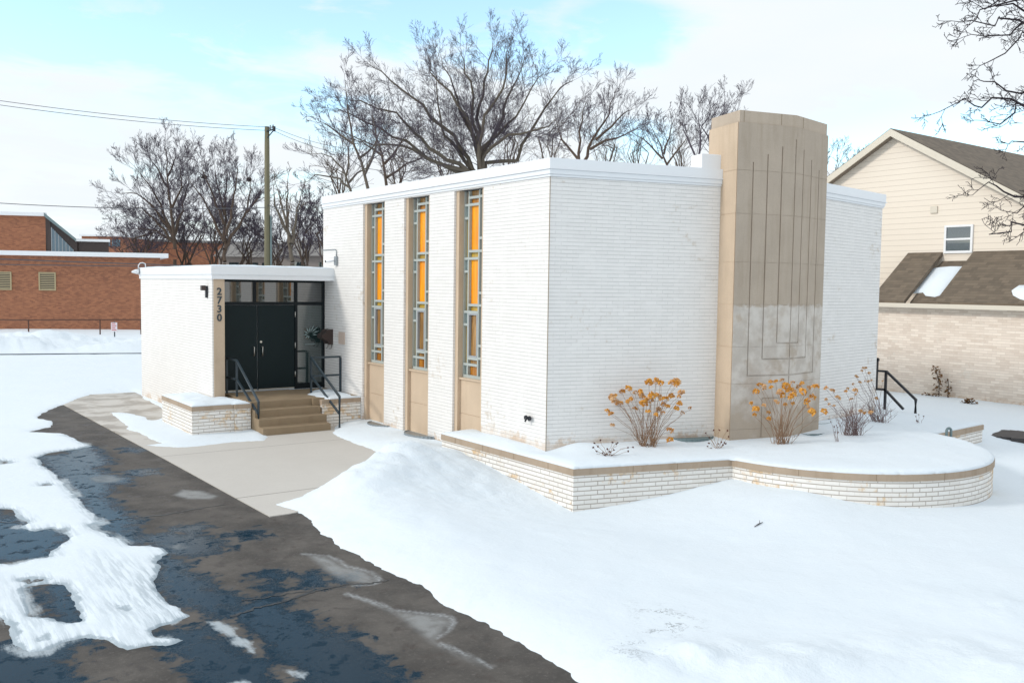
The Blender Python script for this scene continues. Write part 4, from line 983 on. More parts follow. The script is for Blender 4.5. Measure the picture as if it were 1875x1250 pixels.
mb = MB(); mb.box(-.02, -.003, 8.03, 8.37, 1.86, 2.16); tag(mb.build('wall_plaque', M['plaque'], None, .004), 'small pinkish stone plaque on the white wall beside the mailbox', 'plaque')
t = thing('hose_tap', (0, .46, 1.0), 'small black outdoor tap on the white wall near the building corner', 'tap')
mb = MB(); mb.tube([(0, .46, 1.0), (-.09, .46, 1.0), (-.12, .46, .94)], [.02, .02, .016], 8); mb.build('spout', M['black_metal'], t)
for dy in (-.05, .055):
    mb = MB(); mb.tube([(-.045, .46+dy, 1.005), (-.075, .46+dy, 1.005)], .042, 10); mb.build('valve_wheel', M['black_metal'], t)

def well(nm, lab, c, r, ex, z, mat, rim=.10):
    """half-round ribbed steel lid against a wall"""
    ex = np.array(ex)/np.linalg.norm(ex); ny = np.array([ex[1], -ex[0]]); t = thing(nm, (c[0], c[1], z), lab, 'window well', 'window wells along the foot of the walls')
    mb = MB(); k = 28; P_ = []
    for i in range(k+1):
        a = PI*i/k; rr = r*(1+.018*(-1)**i); q = np.array(c)+ex*math.cos(a)*rr+ny*math.sin(a)*rr*.62; P_.append(q)
    for i in range(k): mb.face([(P_[i][0], P_[i][1], z-rim), (P_[i+1][0], P_[i+1][1], z-rim), (P_[i+1][0], P_[i+1][1], z), (P_[i][0], P_[i][1], z)])
    mb.build('ribbed_rim', mat, t)
    mb = MB(); mb.face([(q[0], q[1], z-.015) for q in P_]); mb.build('lid', mat, t)
    return t
well('window_well', 'steel window well half under snow behind the flowering bush left of the tower', dB*2.95-nB*.02, .42, dB, .60, M['green_metal'], .3)
well('window_well', 'grey ribbed window well at the right foot of the tower', FR-dR*.30-nR*.0+np.array([.0, -.01]), .42, dR, .60, M['green_metal'], .3)
well('window_well', 'dark window well under a snow lip right of the tower', S0+dR*1.0-nR*.01, .45, dR, .62, M['green_metal'], .3)
well('window_well', 'pale snow covered window well below the middle tall window', (-.03, 4.25), .50, (0, -1), .20, M['grey_metal'], .3)
well('window_well', 'dark rimmed window well below the tall window nearest the steps', (-.03, 6.1), .42, (0, -1), .17, M['grey_metal'], .3)

# ------------------------------------------------------------------ dried bushes
def head_mesh(name, mat, r, seed, n=64):
    rr = random.Random(seed); mb = MB()
    for i in range(n):
        th = rr.uniform(0, 2*PI); ph = math.acos(rr.uniform(-.45, 1)); k = rr.uniform(.62, 1.0)
        c = Vector((math.sin(ph)*math.cos(th), math.sin(ph)*math.sin(th), math.cos(ph)*.9))*r*k
        a = Vector((rr.uniform(-1, 1), rr.uniform(-1, 1), rr.uniform(-1, 1))).normalized(); b = a.orthogonal().normalized(); w = r*rr.uniform(.24, .40)
        mb.face([c+a*w, c+b*w*.8, c-a*w, c-b*w*.8], merge=False)
    me_o = mb.build(name, mat); me = me_o.data; bpy.data.objects.remove(me_o); return me
HM = {k: [head_mesh('flower_head', M[m_], .05, 10+i) for i in range(3)] for k, m_ in (('o', 'flower'), ('p', 'flower_pale'))}
def bend(a, b, n, sag, rr):
    a, b = Vector(a), Vector(b); o = []
    for i in range(n+1):
        t = i/n; q = a.lerp(b, t); q.z += sag*math.sin(PI*t)*(a-b).length; j = (0 if i in (0, n) else .02)
        o.append(q+Vector((rr.uniform(-j, j), rr.uniform(-j, j), rr.uniform(-j, j))))
    return o
def bush(nm, lab, base_px, z, heads, sc, hr, mat, twigs, spread, height, kinds='o', seed=1, group='dried bushes in the planter', lean=.0):
    rr = random.Random(seed); b = atz(*base_px, z); D = float((b-CAM)@cf)
    t = thing(nm, tuple(b), lab, 'bush', group)
    st_ = MB(); tops = []
    lat = np.array([cr[0], cr[1], 0]); lat /= np.linalg.norm(lat); dp = np.array([cf[0], cf[1], 0]); dp /= np.linalg.norm(dp)
    for (hx, hy) in heads:
        px = (hx/sc[0]+sc[1], hy/sc[0]+sc[2]); off = rr.uniform(-.32, .32)
        q = CAM+ray(*px)*(D+off*(1-.0)); tops.append(q)
    for i, q in enumerate(tops):
        a = b+lat*rr.uniform(-.13, .13)+dp*rr.uniform(-.08, .08); a[2] = z-.06
        m_ = a*.45+q*.55; m_ = m_+lat*((q-a)@lat)*-.12; m_[2] += .02
        pts = bend(a, m_, 3, .03, rr)+bend(m_, q-np.array([0, 0, hr*.5]), 3, .02, rr)[1:]
        st_.tube(pts, [.0048*(1-.55*k/(len(pts)-1)) for k in range(len(pts))], 4, False)
    for i in range(twigs):
        th = rr.uniform(0, 2*PI); e = rr.random()**.6*spread; h_ = height*rr.uniform(.45, 1)*(1-.35*(e/spread)**2)
        a = b+lat*rr.uniform(-.45, .45)*spread+dp*rr.uniform(-.3, .3)*spread; a[2] = z-.06
        q = b+lat*math.cos(th)*e+dp*math.sin(th)*e*.8; q = np.array([q[0], q[1], z+h_])
        pts = bend(a, q, 5, rr.uniform(.0, .09), rr); st_.tube(pts, [.0042*(1-.65*k/5) for k in range(6)], 4, False)
        for k in range(2):
            f_ = rr.uniform(.45, .9); c = Vector(a).lerp(Vector(q), f_); d_ = Vector((rr.uniform(-1, 1), rr.uniform(-1, 1), rr.uniform(.2, 1.2))).normalized()*rr.uniform(.08, .25)*height
            st_.tube(bend(c, c+d_, 2, .04, rr), [.0035, .0028, .0018], 3, False)
    st_.build('stems', mat, t)
    for i, q in enumerate(tops):
        kind = kinds[i % len(kinds)]
        o = bpy.data.objects.new('flower_head', rr.choice(HM[kind])); COL.objects.link(o); o.parent = t; o.location = Vector(q)-t.location
        s_ = hr/.05*rr.uniform(.55, 1.2); o.scale = (s_*rr.uniform(.9, 1.5), s_*rr.uniform(.9, 1.5), s_*rr.uniform(.85, 1.35)); o.rotation_euler = (rr.uniform(-.6, .6), rr.uniform(-.6, .6), rr.uniform(0, 6))
    return t
h1 = [(850, 130), (845, 165), (950, 115), (945, 155), (1005, 150), (1020, 170), (1175, 160), (1250, 140), (1245, 180), (555, 240), (465, 290), (650, 300), (725, 285), (310, 340), (365, 345), (320, 370), (590, 400), (770, 365), (800, 410), (850, 410), (770, 455), (885, 350), (950, 340), (1005, 360), (1040, 390), (1095, 385), (1165, 355), (1310, 310), (1275, 360), (1285, 440), (1280, 465), (1430, 525), (1240, 530), (1050, 470), (1105, 495), (985, 545), (645, 530), (945, 620), (835, 570), (365, 435), (395, 460), (250, 565), (305, 605), (325, 765), (1150, 840), (1145, 980), (1045, 590), (1325, 595), (540, 430), (440, 450), (905, 990), (740, 340)]
bush('hydrangea_bush', 'dried hydrangea with orange flower heads left of the tower', (1185, 817), .56, h1, (7.814, 1080, 680), .052, M['stem'], 12, .38, .62, 'ooop', 3)
h2 = [(355, 270), (420, 265), (500, 250), (635, 280), (755, 290), (215, 305), (260, 335), (360, 340), (170, 395), (555, 330), (715, 335), (840, 345), (925, 330), (765, 395), (630, 390), (510, 440), (630, 455), (885, 465), (430, 525), (540, 560), (640, 545), (820, 525), (835, 590), (880, 655), (105, 545), (165, 615), (270, 570), (325, 660), (330, 740), (590, 375), (475, 400), (1035, 650), (540, 300), (150, 690)]
bush('hydrangea_bush', 'dried hydrangea with orange flower heads in front of the tower', (1431, 817), .55, h2, (6.946, 1360, 660), .055, M['stem'], 12, .40, .60, 'oopo', 5)
h3 = [(1060, 495), (1100, 555), (1545, 670), (1630, 660), (1140, 380), (1310, 390), (1430, 380), (1380, 490), (1440, 430), (1210, 470), (1500, 640), (1060, 350), (1160, 575)]
bush('hydrangea_bush', 'bushy dried shrub with many bare twigs right of the tower', (1560, 802), .56, h3, (6.946, 1360, 660), .034, M['stem_purple'], 60, .40, .78, 'ppo', 7)
h4 = [(1515, 130), (1550, 95), (1610, 160), (1455, 210), (1440, 195), (1490, 275), (1560, 260), (1640, 250), (1405, 298), (1780, 260), (1600, 265), (1335, 355), (1700, 480), (1560, 660)]
bush('hydrangea_bush', 'tall thin dried shrub beside the far black handrail', (1612, 775), .58, h4, (6.946, 1360, 660), .032, M['stem_purple'], 36, .42, .62, 'p', 9)
def small_plant(nm, lab, base_px, z, tips, sc, mat_s, mat_b, br, seed):
    rr = random.Random(seed); b = atz(*base_px, z); D = float((b-CAM)@cf); t = thing(nm, tuple(b), lab, 'plant')
    mb = MB(); bb = MB()
    for hx, hy in tips:
        q = CAM+ray(hx/sc[0]+sc[1], hy/sc[0]+sc[2])*(D+rr.uniform(-.12, .12)); a = b.copy(); a[2] -= .05; a[0] += rr.uniform(-.03, .03)
        mb.tube(bend(a, q, 4, .06, rr), [.004, .0035, .003, .0025, .002], 4, False)
        for k in range(5):
            d_ = Vector((rr.uniform(-1, 1), rr.uniform(-1, 1), rr.uniform(-1, 1))).normalized(); e = d_.orthogonal().normalized(); c = Vector(q)+Vector((rr.uniform(-1, 1), rr.uniform(-1, 1), rr.uniform(-1, 1)))*br*.5
            bb.face([c+d_*br, c+e*br, c-d_*br, c-e*br], merge=False)
    mb.build('stems', mat_s, t); bb.build('seed_heads', mat_b, t); return t
small_plant('dead_plant', 'low dead plant with dark red seed heads near the planter corner', (1112, 834), .54, [(150, 985), (65, 1025), (120, 1070), (50, 1085), (250, 1108), (320, 1010), (375, 1030), (400, 1015), (345, 1120), (545, 1090), (615, 1080), (550, 1140), (100, 1140), (215, 1190), (285, 1145), (180, 1160), (320, 1195), (110, 1185), (240, 1185), (270, 1205)], (7.814, 1080, 680), M['stem'], M['flower_red'], .017, 1)
small_plant('dead_plant', 'sparse dead plant with small brown heads at the left foot of the tower', (1313, 820), .54, [(20, 415), (70, 470), (130, 370), (45, 600), (95, 625), (60, 555), (200, 560), (240, 540), (285, 545), (300, 560), (325, 380), (345, 465), (215, 370), (265, 580)], (7.8125, 1290, 740), M['stem'], M['flower_red'], .017, 2)
small_plant('dead_plant', 'single dead stalk in the snow between the tower and the bushy shrub', (1534, 815), .55, [(1170, 910), (1165, 840), (1190, 820), (1205, 845), (1210, 910), (1120, 775)], (6.946, 1360, 660), M['stem_purple'], M['flower_red'], .014, 3)
small_plant('dead_plant', 'tiny dead weed in the snow below the far handrail', (1684, 778), .50, [(1010, 1065), (1060, 1030), (1020, 1140), (1060, 1180), (1160, 1060), (1035, 1150)], (10.414, 1580, 660), M['stem_purple'], M['flower_red'], .014, 4)
def wall_plant(nm, lab, X_, pts, n, spread, seed):
    rr = random.Random(seed); q = [atx(x, y, X_) for x, y in pts]; t = thing(nm, tuple(q[0]), lab, 'plant')
    mb = MB(); mb.tube([tuple(v) for v in q], .012, 5); lf = MB()
    for i in range(n):
        f_ = rr.random()**.7; k = min(int(f_*(len(q)-1)), len(q)-2); tt = f_*(len(q)-1)-k; c = Vector(q[k]).lerp(Vector(q[k+1]), tt)
        d_ = Vector((rr.uniform(-.6, .2), rr.uniform(-1, 1), rr.uniform(-.7, .7)))*spread; mb.tube([c, c+d_], [.006, .003], 3, False); c = c+d_
        a = Vector((rr.uniform(-1, 1), rr.uniform(-1, 1), rr.uniform(-1, 1))).normalized()*.05; b = a.orthogonal().normalized()*.035; lf.face([c+a, c+b, c-a, c-b], merge=False)
    mb.build('stems', M['bark_brown'], t); lf.build('leaves', M['dead_leaf'], t); return t
wall_plant('dead_plant', 'tall withered climber against the beige brick house wall', 17.6, [(1719, 728), (1720, 705), (1717, 690), (1713, 672)], 60, .16, 1)
wall_plant('dead_plant', 'shorter withered climber right of the tall one on the house wall', 17.6, [(1735, 727), (1737, 712), (1736, 694)], 34, .10, 2)
wall_plant('dead_plant', 'clump of flattened dead leaves in the snow before the house', 16.6, [(1762, 742), (1768, 736), (1774, 733), (1784, 742)], 46, .14, 3)
wall_plant('dead_plant', 'row of withered stalks along the foot of the house wall', 17.6, [(1690, 726), (1697, 722), (1705, 725), (1713, 727)], 24, .10, 4)
fb = atz(1389, 962, -.13)
mb = MB(); rr = random.Random(4)
mb.tube([(fb[0]-.13, fb[1]-.03, gz(fb[0]-.13, fb[1])+.004), (fb[0], fb[1], gz(fb[0], fb[1])+.012), (fb[0]+.12, fb[1]+.02, gz(fb[0]+.12, fb[1])+.004)], [.005, .009, .004], 5)
mb.tube([(fb[0]+.02, fb[1], gz(fb[0], fb[1])+.01), (fb[0]+.07, fb[1]+.04, gz(fb[0], fb[1])+.05)], [.006, .003], 4)
tag(mb.build('fallen_twig', M['bark_dark']), 'short dark twig lying on the open snow below the planter', 'twig')

# ================================================================== BEIGE HOUSE ON THE RIGHT
house = thing('beige_house', (20, 3, 0), 'beige sided house with brick lower storey and brown shingle roof right of the white hall', 'house')
HX, HS = 17.8, 19.8
mb = MB(); mb.face([(HX, 14, -.3), (HX, -9, -.3), (HX, -9, 2.86), (HX, 14, 2.86)]); mb.face([(HX, 14, -.3), (30, 14, -.3), (30, 14, 2.86), (HX, 14, 2.86)]); mb.face([(HX, -9, -.3), (30, -9, -.3), (30, -9, 2.86), (HX, -9, 2.86)]); mb.build('brick_wall', M['house_brick'], house)
pk = atx(1641, 237, HS); rl = atx(1518, 330, HS); sl_ = (pk[2]-rl[2])/(rl[1]-pk[1])
ov = .35; HW = 8.2
ey0, ey1 = pk[1]+HW, pk[1]-HW; ez = pk[2]-sl_*HW; pz_ = pk[2]-.16
mb = MB(); mb.face([(HS, ey0, 2.7), (HS, ey1, 2.7), (HS, ey1, ez-.16), (HS, pk[1], pz_), (HS, ey0, ez-.16)]); mb.face([(HS, ey1, 2.7), (34, ey1, 2.7), (34, ey1, ez-.16), (HS, ey1, ez-.16)]); mb.face([(HS, ey0, 2.7), (34, ey0, 2.7), (34, ey0, ez-.16), (HS, ey0, ez-.16)])
mb.build('siding_wall', M['siding'], house)
mb = MB(); x0_ = HS-ov
for sgn in (1, -1):
    e = pk[1]+sgn*(HW+.5); zz_ = pk[2]-sl_*(HW+.5)
    mb.face([(x0_, pk[1], pk[2]), (34, pk[1], pk[2]), (34, e, zz_), (x0_, e, zz_)]); mb.face([(x0_, pk[1], pk[2]-.05), (34, pk[1], pk[2]-.05), (34, e, zz_-.05), (x0_, e, zz_-.05)])
hroof = mb.build('roof', M['shingle'], house)
mb = MB()
for sgn in (1, -1):
    e = pk[1]+sgn*(HW+.5); zz_ = pk[2]-sl_*(HW+.5)
    for xx in (x0_-.01, x0_+.03): mb.face([(xx, pk[1], pk[2]-.02), (xx, e, zz_-.02), (xx, e, zz_-.27), (xx, pk[1], pk[2]-.27)])
    mb.face([(x0_-.01, pk[1], pk[2]-.27), (x0_-.01, e, zz_-.27), (x0_+.03, e, zz_-.27), (x0_+.03, pk[1], pk[2]-.27)])
mb.build('rake_board', M['cream_trim'], house)
mb = MB()
for sgn in (1, -1):
    e = pk[1]+sgn*(HW+.5); zz_ = pk[2]-sl_*(HW+.5); mb.face([(x0_+.03, pk[1], pk[2]-.24), (x0_+.03, e, zz_-.24), (HS, e, zz_-.24), (HS, pk[1], pk[2]-.24)])
mb.build('soffit', M['soffit'], house)
# lean-to roof with a sunken bay below the window
EX, EZ = 17.55, 3.05; TX, TZ = HS-.02, 4.69; sr = (TZ-EZ)/(TX-EX)
def lean(mb, y0, y1, dz=0.0, xa=EX, xb=TX):
    f_ = lambda x: EZ+(x-EX)*sr+dz
    mb.face([(xa, y0, f_(xa)), (xa, y1, f_(xa)), (xb, y1, f_(xb)), (xb, y0, f_(xb))])
    mb.face([(xa, y0, f_(xa)), (xb, y0, f_(xb)), (xb, y0, f_(xb)-.14), (xa, y0, f_(xa)-.14)]); mb.face([(xa, y1, f_(xa)), (xb, y1, f_(xb)), (xb, y1, f_(xb)-.14), (xa, y1, f_(xa)-.14)])
    mb.face([(xa, y0, f_(xa)), (xa, y1, f_(xa)), (xa, y1, f_(xa)-.14), (xa, y0, f_(xa)-.14)])
mb = MB(); lean(mb, 5.0, 3.77); lean(mb, 2.735, -9.3); lr = mb.build('lean_to_roof', M['shingle'], house)
mb = MB(); lean(mb, 3.768, 2.737, -.30, EX+.36); mb.face([(EX, 9, 2.9), (EX, 5.0, 2.9), (EX, 5.0, 3.04), (EX, 9, 3.04)]); mb.build('sunken_roof', M['shingle'], house)
mb = MB(); mb.box(17.40, 17.56, -9.3, 9, 2.84, 2.98); mb.box(17.56, 17.80, -9.3, 9, 2.845, 2.87); mb.build('gutter', M['cream_trim'], house, .02)
def roof_snow(pts, dz, th, nm='roof_snow'):
    mb = MB(); f_ = lambda x: EZ+(x-EX)*sr+dz
    P_ = [(x, y, f_(x)) for x, y in pts]; c = np.mean(np.array(P_), 0); inn_ = [((p_[0]*.86+c[0]*.14), (p_[1]*.86+c[1]*.14), f_(p_[0]*.86+c[0]*.14)+th) for p_ in P_]
    for i in range(len(P_)):
        j = (i+1) % len(P_); mb.face([P_[i], P_[j], inn_[j], inn_[i]], smooth=True)
    mb.face(inn_, smooth=True); mb.build(nm, M['snow'], lr)
def onroof(x, y, dz):
    d = ray(x, y); n = np.array([-sr, 0, 1.0]); p0 = np.array([EX, 0, EZ+dz]); return (CAM+d*(((p0-CAM)@n)/(d@n)))[:2]
roof_snow([onroof(x, y, -.28) for x, y in ((1705, 490), (1740, 487), (1762, 487), (1752, 503), (1735, 525), (1722, 540), (1712, 543), (1695, 541), (1690, 535), (1672, 537), (1660, 541), (1668, 530), (1685, 512))], -.29, .06)
roof_snow([onroof(x, y, 0) for x, y in ((1852, 532), (1862, 525), (1890, 524), (1960, 520), (1960, 556), (1885, 552), (1868, 548), (1855, 541))], .003, .07)
wl, wr = atx(1731, 413, HS), atx(1781, 463, HS)
mb = MB(); wy0, wy1, wz0, wz1 = wl[1], wr[1], wr[2], wl[2]
for (a, b, c, d) in ((wy1, wy0, wz1-.07, wz1), (wy1, wy0, wz0, wz0+.08), (wy0-.07, wy0, wz0+.08, wz1-.07), (wy1, wy1+.07, wz0+.08, wz1-.07)): mb.box(HS-.06, HS-.005, a, b, c, d, merge=False)
zm_ = (wz0+wz1)/2; mb.box(HS-.065, HS-.005, wy1+.07, wy0-.07, zm_-.035, zm_+.03, merge=False)
wf = mb.build('window', M['white_trim'], house)
for a, b in ((wz0+.08, zm_-.035), (zm_+.03, wz1-.07)):
    mb = MB(); mb.face([(HS-.02, wy0-.07, a), (HS-.02, wy1+.07, a), (HS-.02, wy1+.07, b), (HS-.02, wy0-.07, b)]); mb.build('pane', M['win_glass'], wf)
v_ = atx(1711, 384, HS); mb = MB(); mb.box(HS-.05, HS-.004, v_[1]-.12, v_[1]+.12, v_[2]-.12, v_[2]+.12); mb.build('wall_vent', M['cream_trim'], house, .01)

# ================================================================== RED BRICK SCHOOL ON THE LEFT
sA, sB = np.array([-1.877, 56.389]), np.array([7.25, 52.11]); sd_ = (sB-sA)/np.linalg.norm(sB-sA); sn_ = np.array([-sd_[1], sd_[0]]); sL_ = float(np.linalg.norm(sB-sA))
school = thing('red_brick_school', (2, 56, 0), 'long low red brick building with white roof edge at the far left', 'building')
SO = (sA[0], sA[1], 0); SE = tuple(sd_)
BKD = np.array([.17, .985])
def sbox(u0, u1, s0, dp, z0, z1):
    q = [sA+sd_*u0+sn_*s0, sA+sd_*u1+sn_*s0]; q += [q[1]+BKD*dp, q[0]+BKD*dp]; mb = MB(); mb.prism([tuple(v) for v in q], z0, z1); return mb
sbox(-14, sL_, 0, 25, -.5, 4.95).build('brick_wall', M['red_brick'], school)
sbox(-14.5, sL_+.62, -.5, 25.5, 4.95, 5.25).build('roof_edge', M['white_metal'], school)
def son(x, y, setb=0.0):
    d = ray(x, y); p0 = np.array([sA[0]+sn_[0]*setb, sA[1]+sn_[1]*setb, 0]); n = np.array([sn_[0], sn_[1], 0]); q = CAM+d*(((p0-CAM)@n)/(d@n)); return float((q[:2]-p0[:2])@sd_), float(q[2])
for (x0, y0, x1, y1) in ((71, 498, 103, 532), (-12, 497, 22, 531)):
    u0, z1 = son(x0, y0); u1, z0 = son(x1, y1)
    mb = MB(); e = .08
    for (a, b, c, d) in ((u0, u1, z1-e, z1), (u0, u1, z0, z0+e), (u0, u0+e, z0+e, z1-e), (u1-e, u1, z0+e, z1-e)): mb.box(a, b, -.08, -.004, c, d, SO, SE, merge=False)
    lo = mb.build('louvre_window', M['tan_louvre'], school)
    mb = MB(); nn = 9
    for k in range(nn):
        z = z0+e+(z1-z0-2*e)*(k+.5)/nn; mb.box(u0+e, u1-e, -.06, -.02, z-.035, z+.025, SO, SE, merge=False)
    mb.build('slats', M['tan_louvre'], lo)
    mb = MB(); mb.box(u0+e, u1-e, -.015, -.006, z0+e, z1-e, SO, SE); mb.build('backing', M['black_metal'], lo)
# upper hall set back on the roof, with its sloping roof and clerestory
ub = 3.0; u1, zt_ = son(83, 393, ub); _, zt2 = son(0, 390, ub)
sbox(-14, u1, ub, 16, 5.2, zt_-.12).build('upper_wall', M['red_brick'], school)
sbox(-14, u1+.15, ub-.25, 16, zt_-.12, zt_+.12).build('upper_roof_edge', M['white_metal'], school)
def SP(u, s_, z): return (sA[0]+sd_[0]*u+sn_[0]*s_, sA[1]+sd_[1]*u+sn_[1]*s_, z)
ue, ze = son(139, 441, ub)
mb = MB(); mb.face([SP(u1+.02, ub+.05, 5.2), SP(ue, ub+.35, 5.2), SP(ue, ub+.35, ze+.05), SP(u1+.02, ub+.05, zt_-.1)]); mb.face([SP(u1, ub+.05, 5.2), SP(u1+.32, ub-.02, 5.2), SP(u1+.32, ub-.02, zt_-.35), SP(u1, ub-.02, zt_-.1)]); mb.build('gable_wall', M['brown_metal'], school)
g0 = son(90, 418, ub); g1 = son(133, 454, ub)
mb = MB(); mb.face([SP(u1+.38, ub-.0, 5.26), SP(ue-.25, ub+.25, 5.26), SP(ue-.25, ub+.25, 5.50), SP(u1+.38, ub-.0, son(90, 416, ub)[1])]); cw_ = mb.build('clerestory_window', M['teal_glass'], school)
mb = MB()
for k in range(7):
    t_ = k/6; u_ = u1+.38+(ue-.25-u1-.38)*t_; zt__ = son(90, 416, ub)[1]*(1-t_)+5.5*t_; mb.face([SP(u_-.03, ub-.02+.25*t_, 5.26), SP(u_+.03, ub-.02+.25*t_, 5.26), SP(u_+.03, ub-.02+.25*t_, zt__), SP(u_-.03, ub-.02+.25*t_, zt__)], merge=False)
mb.build('mullions', M['grey_metal'], cw_)
mb = MB()
for s0, s1 in ((ub-.3, ub+16),): 
    bk_ = lambda p_: (p_[0]+BKD[0]*16, p_[1]+BKD[1]*16, p_[2]); mb.face([SP(u1, s0, zt_+.12), SP(ue+.1, s0, ze+.14), bk_(SP(ue+.1, s0, ze+.14)), bk_(SP(u1, s0, zt_+.12))]); mb.face([SP(u1, s0, zt_+.12), SP(ue+.1, s0, ze+.14), SP(ue+.1, s0, ze-.06), SP(u1, s0, zt_-.14)])
mb.build('sloping_roof', M['green_metal'], school)
lu, lz = son(200, 443, ub)
sbox(ue-.1, lu, ub+.2, 12, ze-.02, ze+.16).build('low_roof', M['white_metal'], school)
sbox(ue-.3, lu-.15, ub+.5, 12, 5.2, ze-.02).build('low_wall', M['brown_metal'], school)
# farther brick block and the grey houses beyond the trees
fa = atd(150, 470, 105); fb_ = atd(223, 470, 105)
t = thing('distant_brick_block', (fa[0], fa[1], 0), 'small distant brick block with a row of windows above the school roof', 'building')
fd = (fb_-fa)[:2]; fl_ = float(np.linalg.norm(fd)); fd = fd/fl_; zf = atd(190, 433, 105)[2]; zfb = atd(190, 441, 105)[2]
mb = MB(); mb.box(0, fl_, 0, 8, -.5, zf, (fa[0], fa[1], 0), tuple(fd)); mb.build('wall', M['red_brick'], t)
for a, b in ((.12, .40), (.50, .72), (.76, .97)):
    mb = MB(); mb.box(fl_*a, fl_*b, -.05, -.01, zf-1.15, zf-.35, (fa[0], fa[1], 0), tuple(fd)); mb.build('window', M['teal_glass'], t)
mb = MB(); mb.box(-.2, fl_+.2, -.2, 8.2, zf, zf+.22, (fa[0], fa[1], 0), tuple(fd)); mb.build('roof_edge', M['white_metal'], t)
fa = atd(205, 470, 112); fb_ = atd(480, 470, 118); fd = (fb_-fa)[:2]; fl_ = float(np.linalg.norm(fd)); fd = fd/fl_; zf = atd(300, 443, 114)[2]
t = thing('distant_brick_wing', (fa[0], fa[1], 0), 'long distant dark brick wing behind the left bare trees', 'building')
mb = MB(); mb.box(0, fl_, 0, 8, -.5, zf, (fa[0], fa[1], 0), tuple(fd)); mb.build('wall', M['red_brick'], t); mb = MB(); mb.box(-.1, fl_+.2, -.3, 8.2, zf, zf+.3, (fa[0], fa[1], 0), tuple(fd)); mb.build('roof_edge', M['far_roof'], t)
def far_house(lab, x0, x1, yw, yr, D):
    a = atd(x0, 500, D); b = atd(x1, 500, D); d_ = (b-a)[:2]; l = float(np.linalg.norm(d_)); d_ = d_/l; zw = atd(x0, yw, D)[2]; zr = atd(x0, yr, D)[2]; n_ = np.array([-d_[1], d_[0]])
    t = thing('distant_house', (a[0], a[1], 0), lab, 'house'); mb = MB(); mb.box(0, l, 0, 8, -.5, zw, (a[0], a[1], 0), tuple(d_)); mb.build('wall', M['far_wall'], t)
    P_ = lambda u, s_, z: (a[0]+d_[0]*u+n_[0]*s_, a[1]+d_[1]*u+n_[1]*s_, z)
    mb = MB(); mb.face([P_(-.4, -.5, zw-.1), P_(l+.4, -.5, zw-.1), P_(l+.4, 4, zr), P_(-.4, 4, zr)]); mb.face([P_(-.4, 8.5, zw-.1), P_(l+.4, 8.5, zw-.1), P_(l+.4, 4, zr), P_(-.4, 4, zr)]); mb.face([P_(-.1, 0, zw-.05), P_(-.1, 8, zw-.05), P_(-.1, 4, zr-.1)]); mb.face([P_(l+.1, 0, zw-.05), P_(l+.1, 8, zw-.05), P_(l+.1, 4, zr-.1)])
    mb.build('roof', M['far_roof'], t)
    for u_ in (.2, .55, .8):
        mb = MB(); mb.box(l*u_, l*u_+1.0, -.06, -.01, zw-2.0, zw-.7, (a[0], a[1], 0), tuple(d_)); mb.build('window', M['win_glass'], t)
far_house('grey roofed distant house behind the utility pole', 400, 500, 468, 440, 95)
far_house('tan distant house just left of the white hall roof line', 515, 640, 466, 436, 88)

# fence, sign, pole and wires
tf = []
p52, p183 = atz(52, 612, .2), atz(183, 620, .2)
fA, fB = np.array([-7.5, 51.2]), np.array([4.5, 46.8]); zfence = 1.35
def fon(x, y, A_=fA, B_=fB):
    d_ = (B_-A_)/np.linalg.norm(B_-A_); n_ = np.array([-d_[1], d_[0], 0]); r_ = ray(x, y); p0 = np.array([A_[0], A_[1], 0]); return CAM+r_*(((p0-CAM)@n_)/(r_@n_))
fence = thing('pipe_fence', (fA[0], fA[1], 0), 'low rusty pipe fence above the snow bank before the red brick building', 'fence')
a_, b_ = fon(-60, 586), fon(262, 585)
mb = MB(); mb.tube([tuple(a_), tuple((a_+b_)/2), tuple(b_)], .035, 6); mb.build('rail', M['rust'], fence)
for x in (-40, 52, 183, 258):
    q = fon(x, 586); mb = MB(); mb.tube([(q[0], q[1], -.2), (q[0], q[1], q[2])], .04, 6); mb.build('post', M['rust'], fence)
sq = atz(210, 622, .25); sq[1] -= .0
t = thing('parking_sign', (sq[0], sq[1], 0), 'small white and red sign on a post in the snow bank', 'sign')
D_ = float((sq-CAM)@cf); q0_, q1_ = atd(204, 590, D_), atd(215, 607, D_)
mb = MB(); mb.tube([(sq[0], sq[1], -.2), (sq[0], sq[1], q0_[2]+.06)], .03, 6); mb.build('post', M['dark_metal'], t)
lx = np.array([cr[0], cr[1]])/math.hypot(cr[0], cr[1])
mb = MB(); hw = float(np.linalg.norm((q1_-q0_)[:2]))/2; mb.box(-hw, hw, -.06, -.035, q1_[2], q0_[2], (sq[0], sq[1], 0), tuple(lx)); pn = mb.build('panel', M['sign_white'], t, .004)
mb = MB()
for k in range(4): mb.box(-hw*.75, hw*.75*(1 if k % 2 == 0 else .6), -.064, -.061, q1_[2]+.08+(q0_[2]-q1_[2])*k*.22, q1_[2]+.08+(q0_[2]-q1_[2])*k*.22+.045, (sq[0], sq[1], 0), tuple(lx), merge=False)
mb.build('lettering', M['sign_red'], pn)
pb = np.array([8.31, 35.0]); ptop = aty(488, 232, 35.0)[2]
t = thing('utility_pole', (pb[0], pb[1], 0), 'tall weathered wooden utility pole behind the entrance wing', 'utility pole')
mb = MB(); mb.tube([(pb[0], pb[1], -.3), (pb[0], pb[1], ptop*.5), (pb[0], pb[1], ptop)], [.185, .16, .125], 14); mb.build('pole', M['pole_wood'], t)
mb = MB(); mb.tube([(pb[0]+.19*cr[0]/1, pb[1]+.19*cr[1]-.05, -.2), (pb[0]+.18*cr[0], pb[1]+.18*cr[1]-.05, aty(489, 395, 35)[2])], .055, 8); mb.build('conduit', M['green_metal'], t)
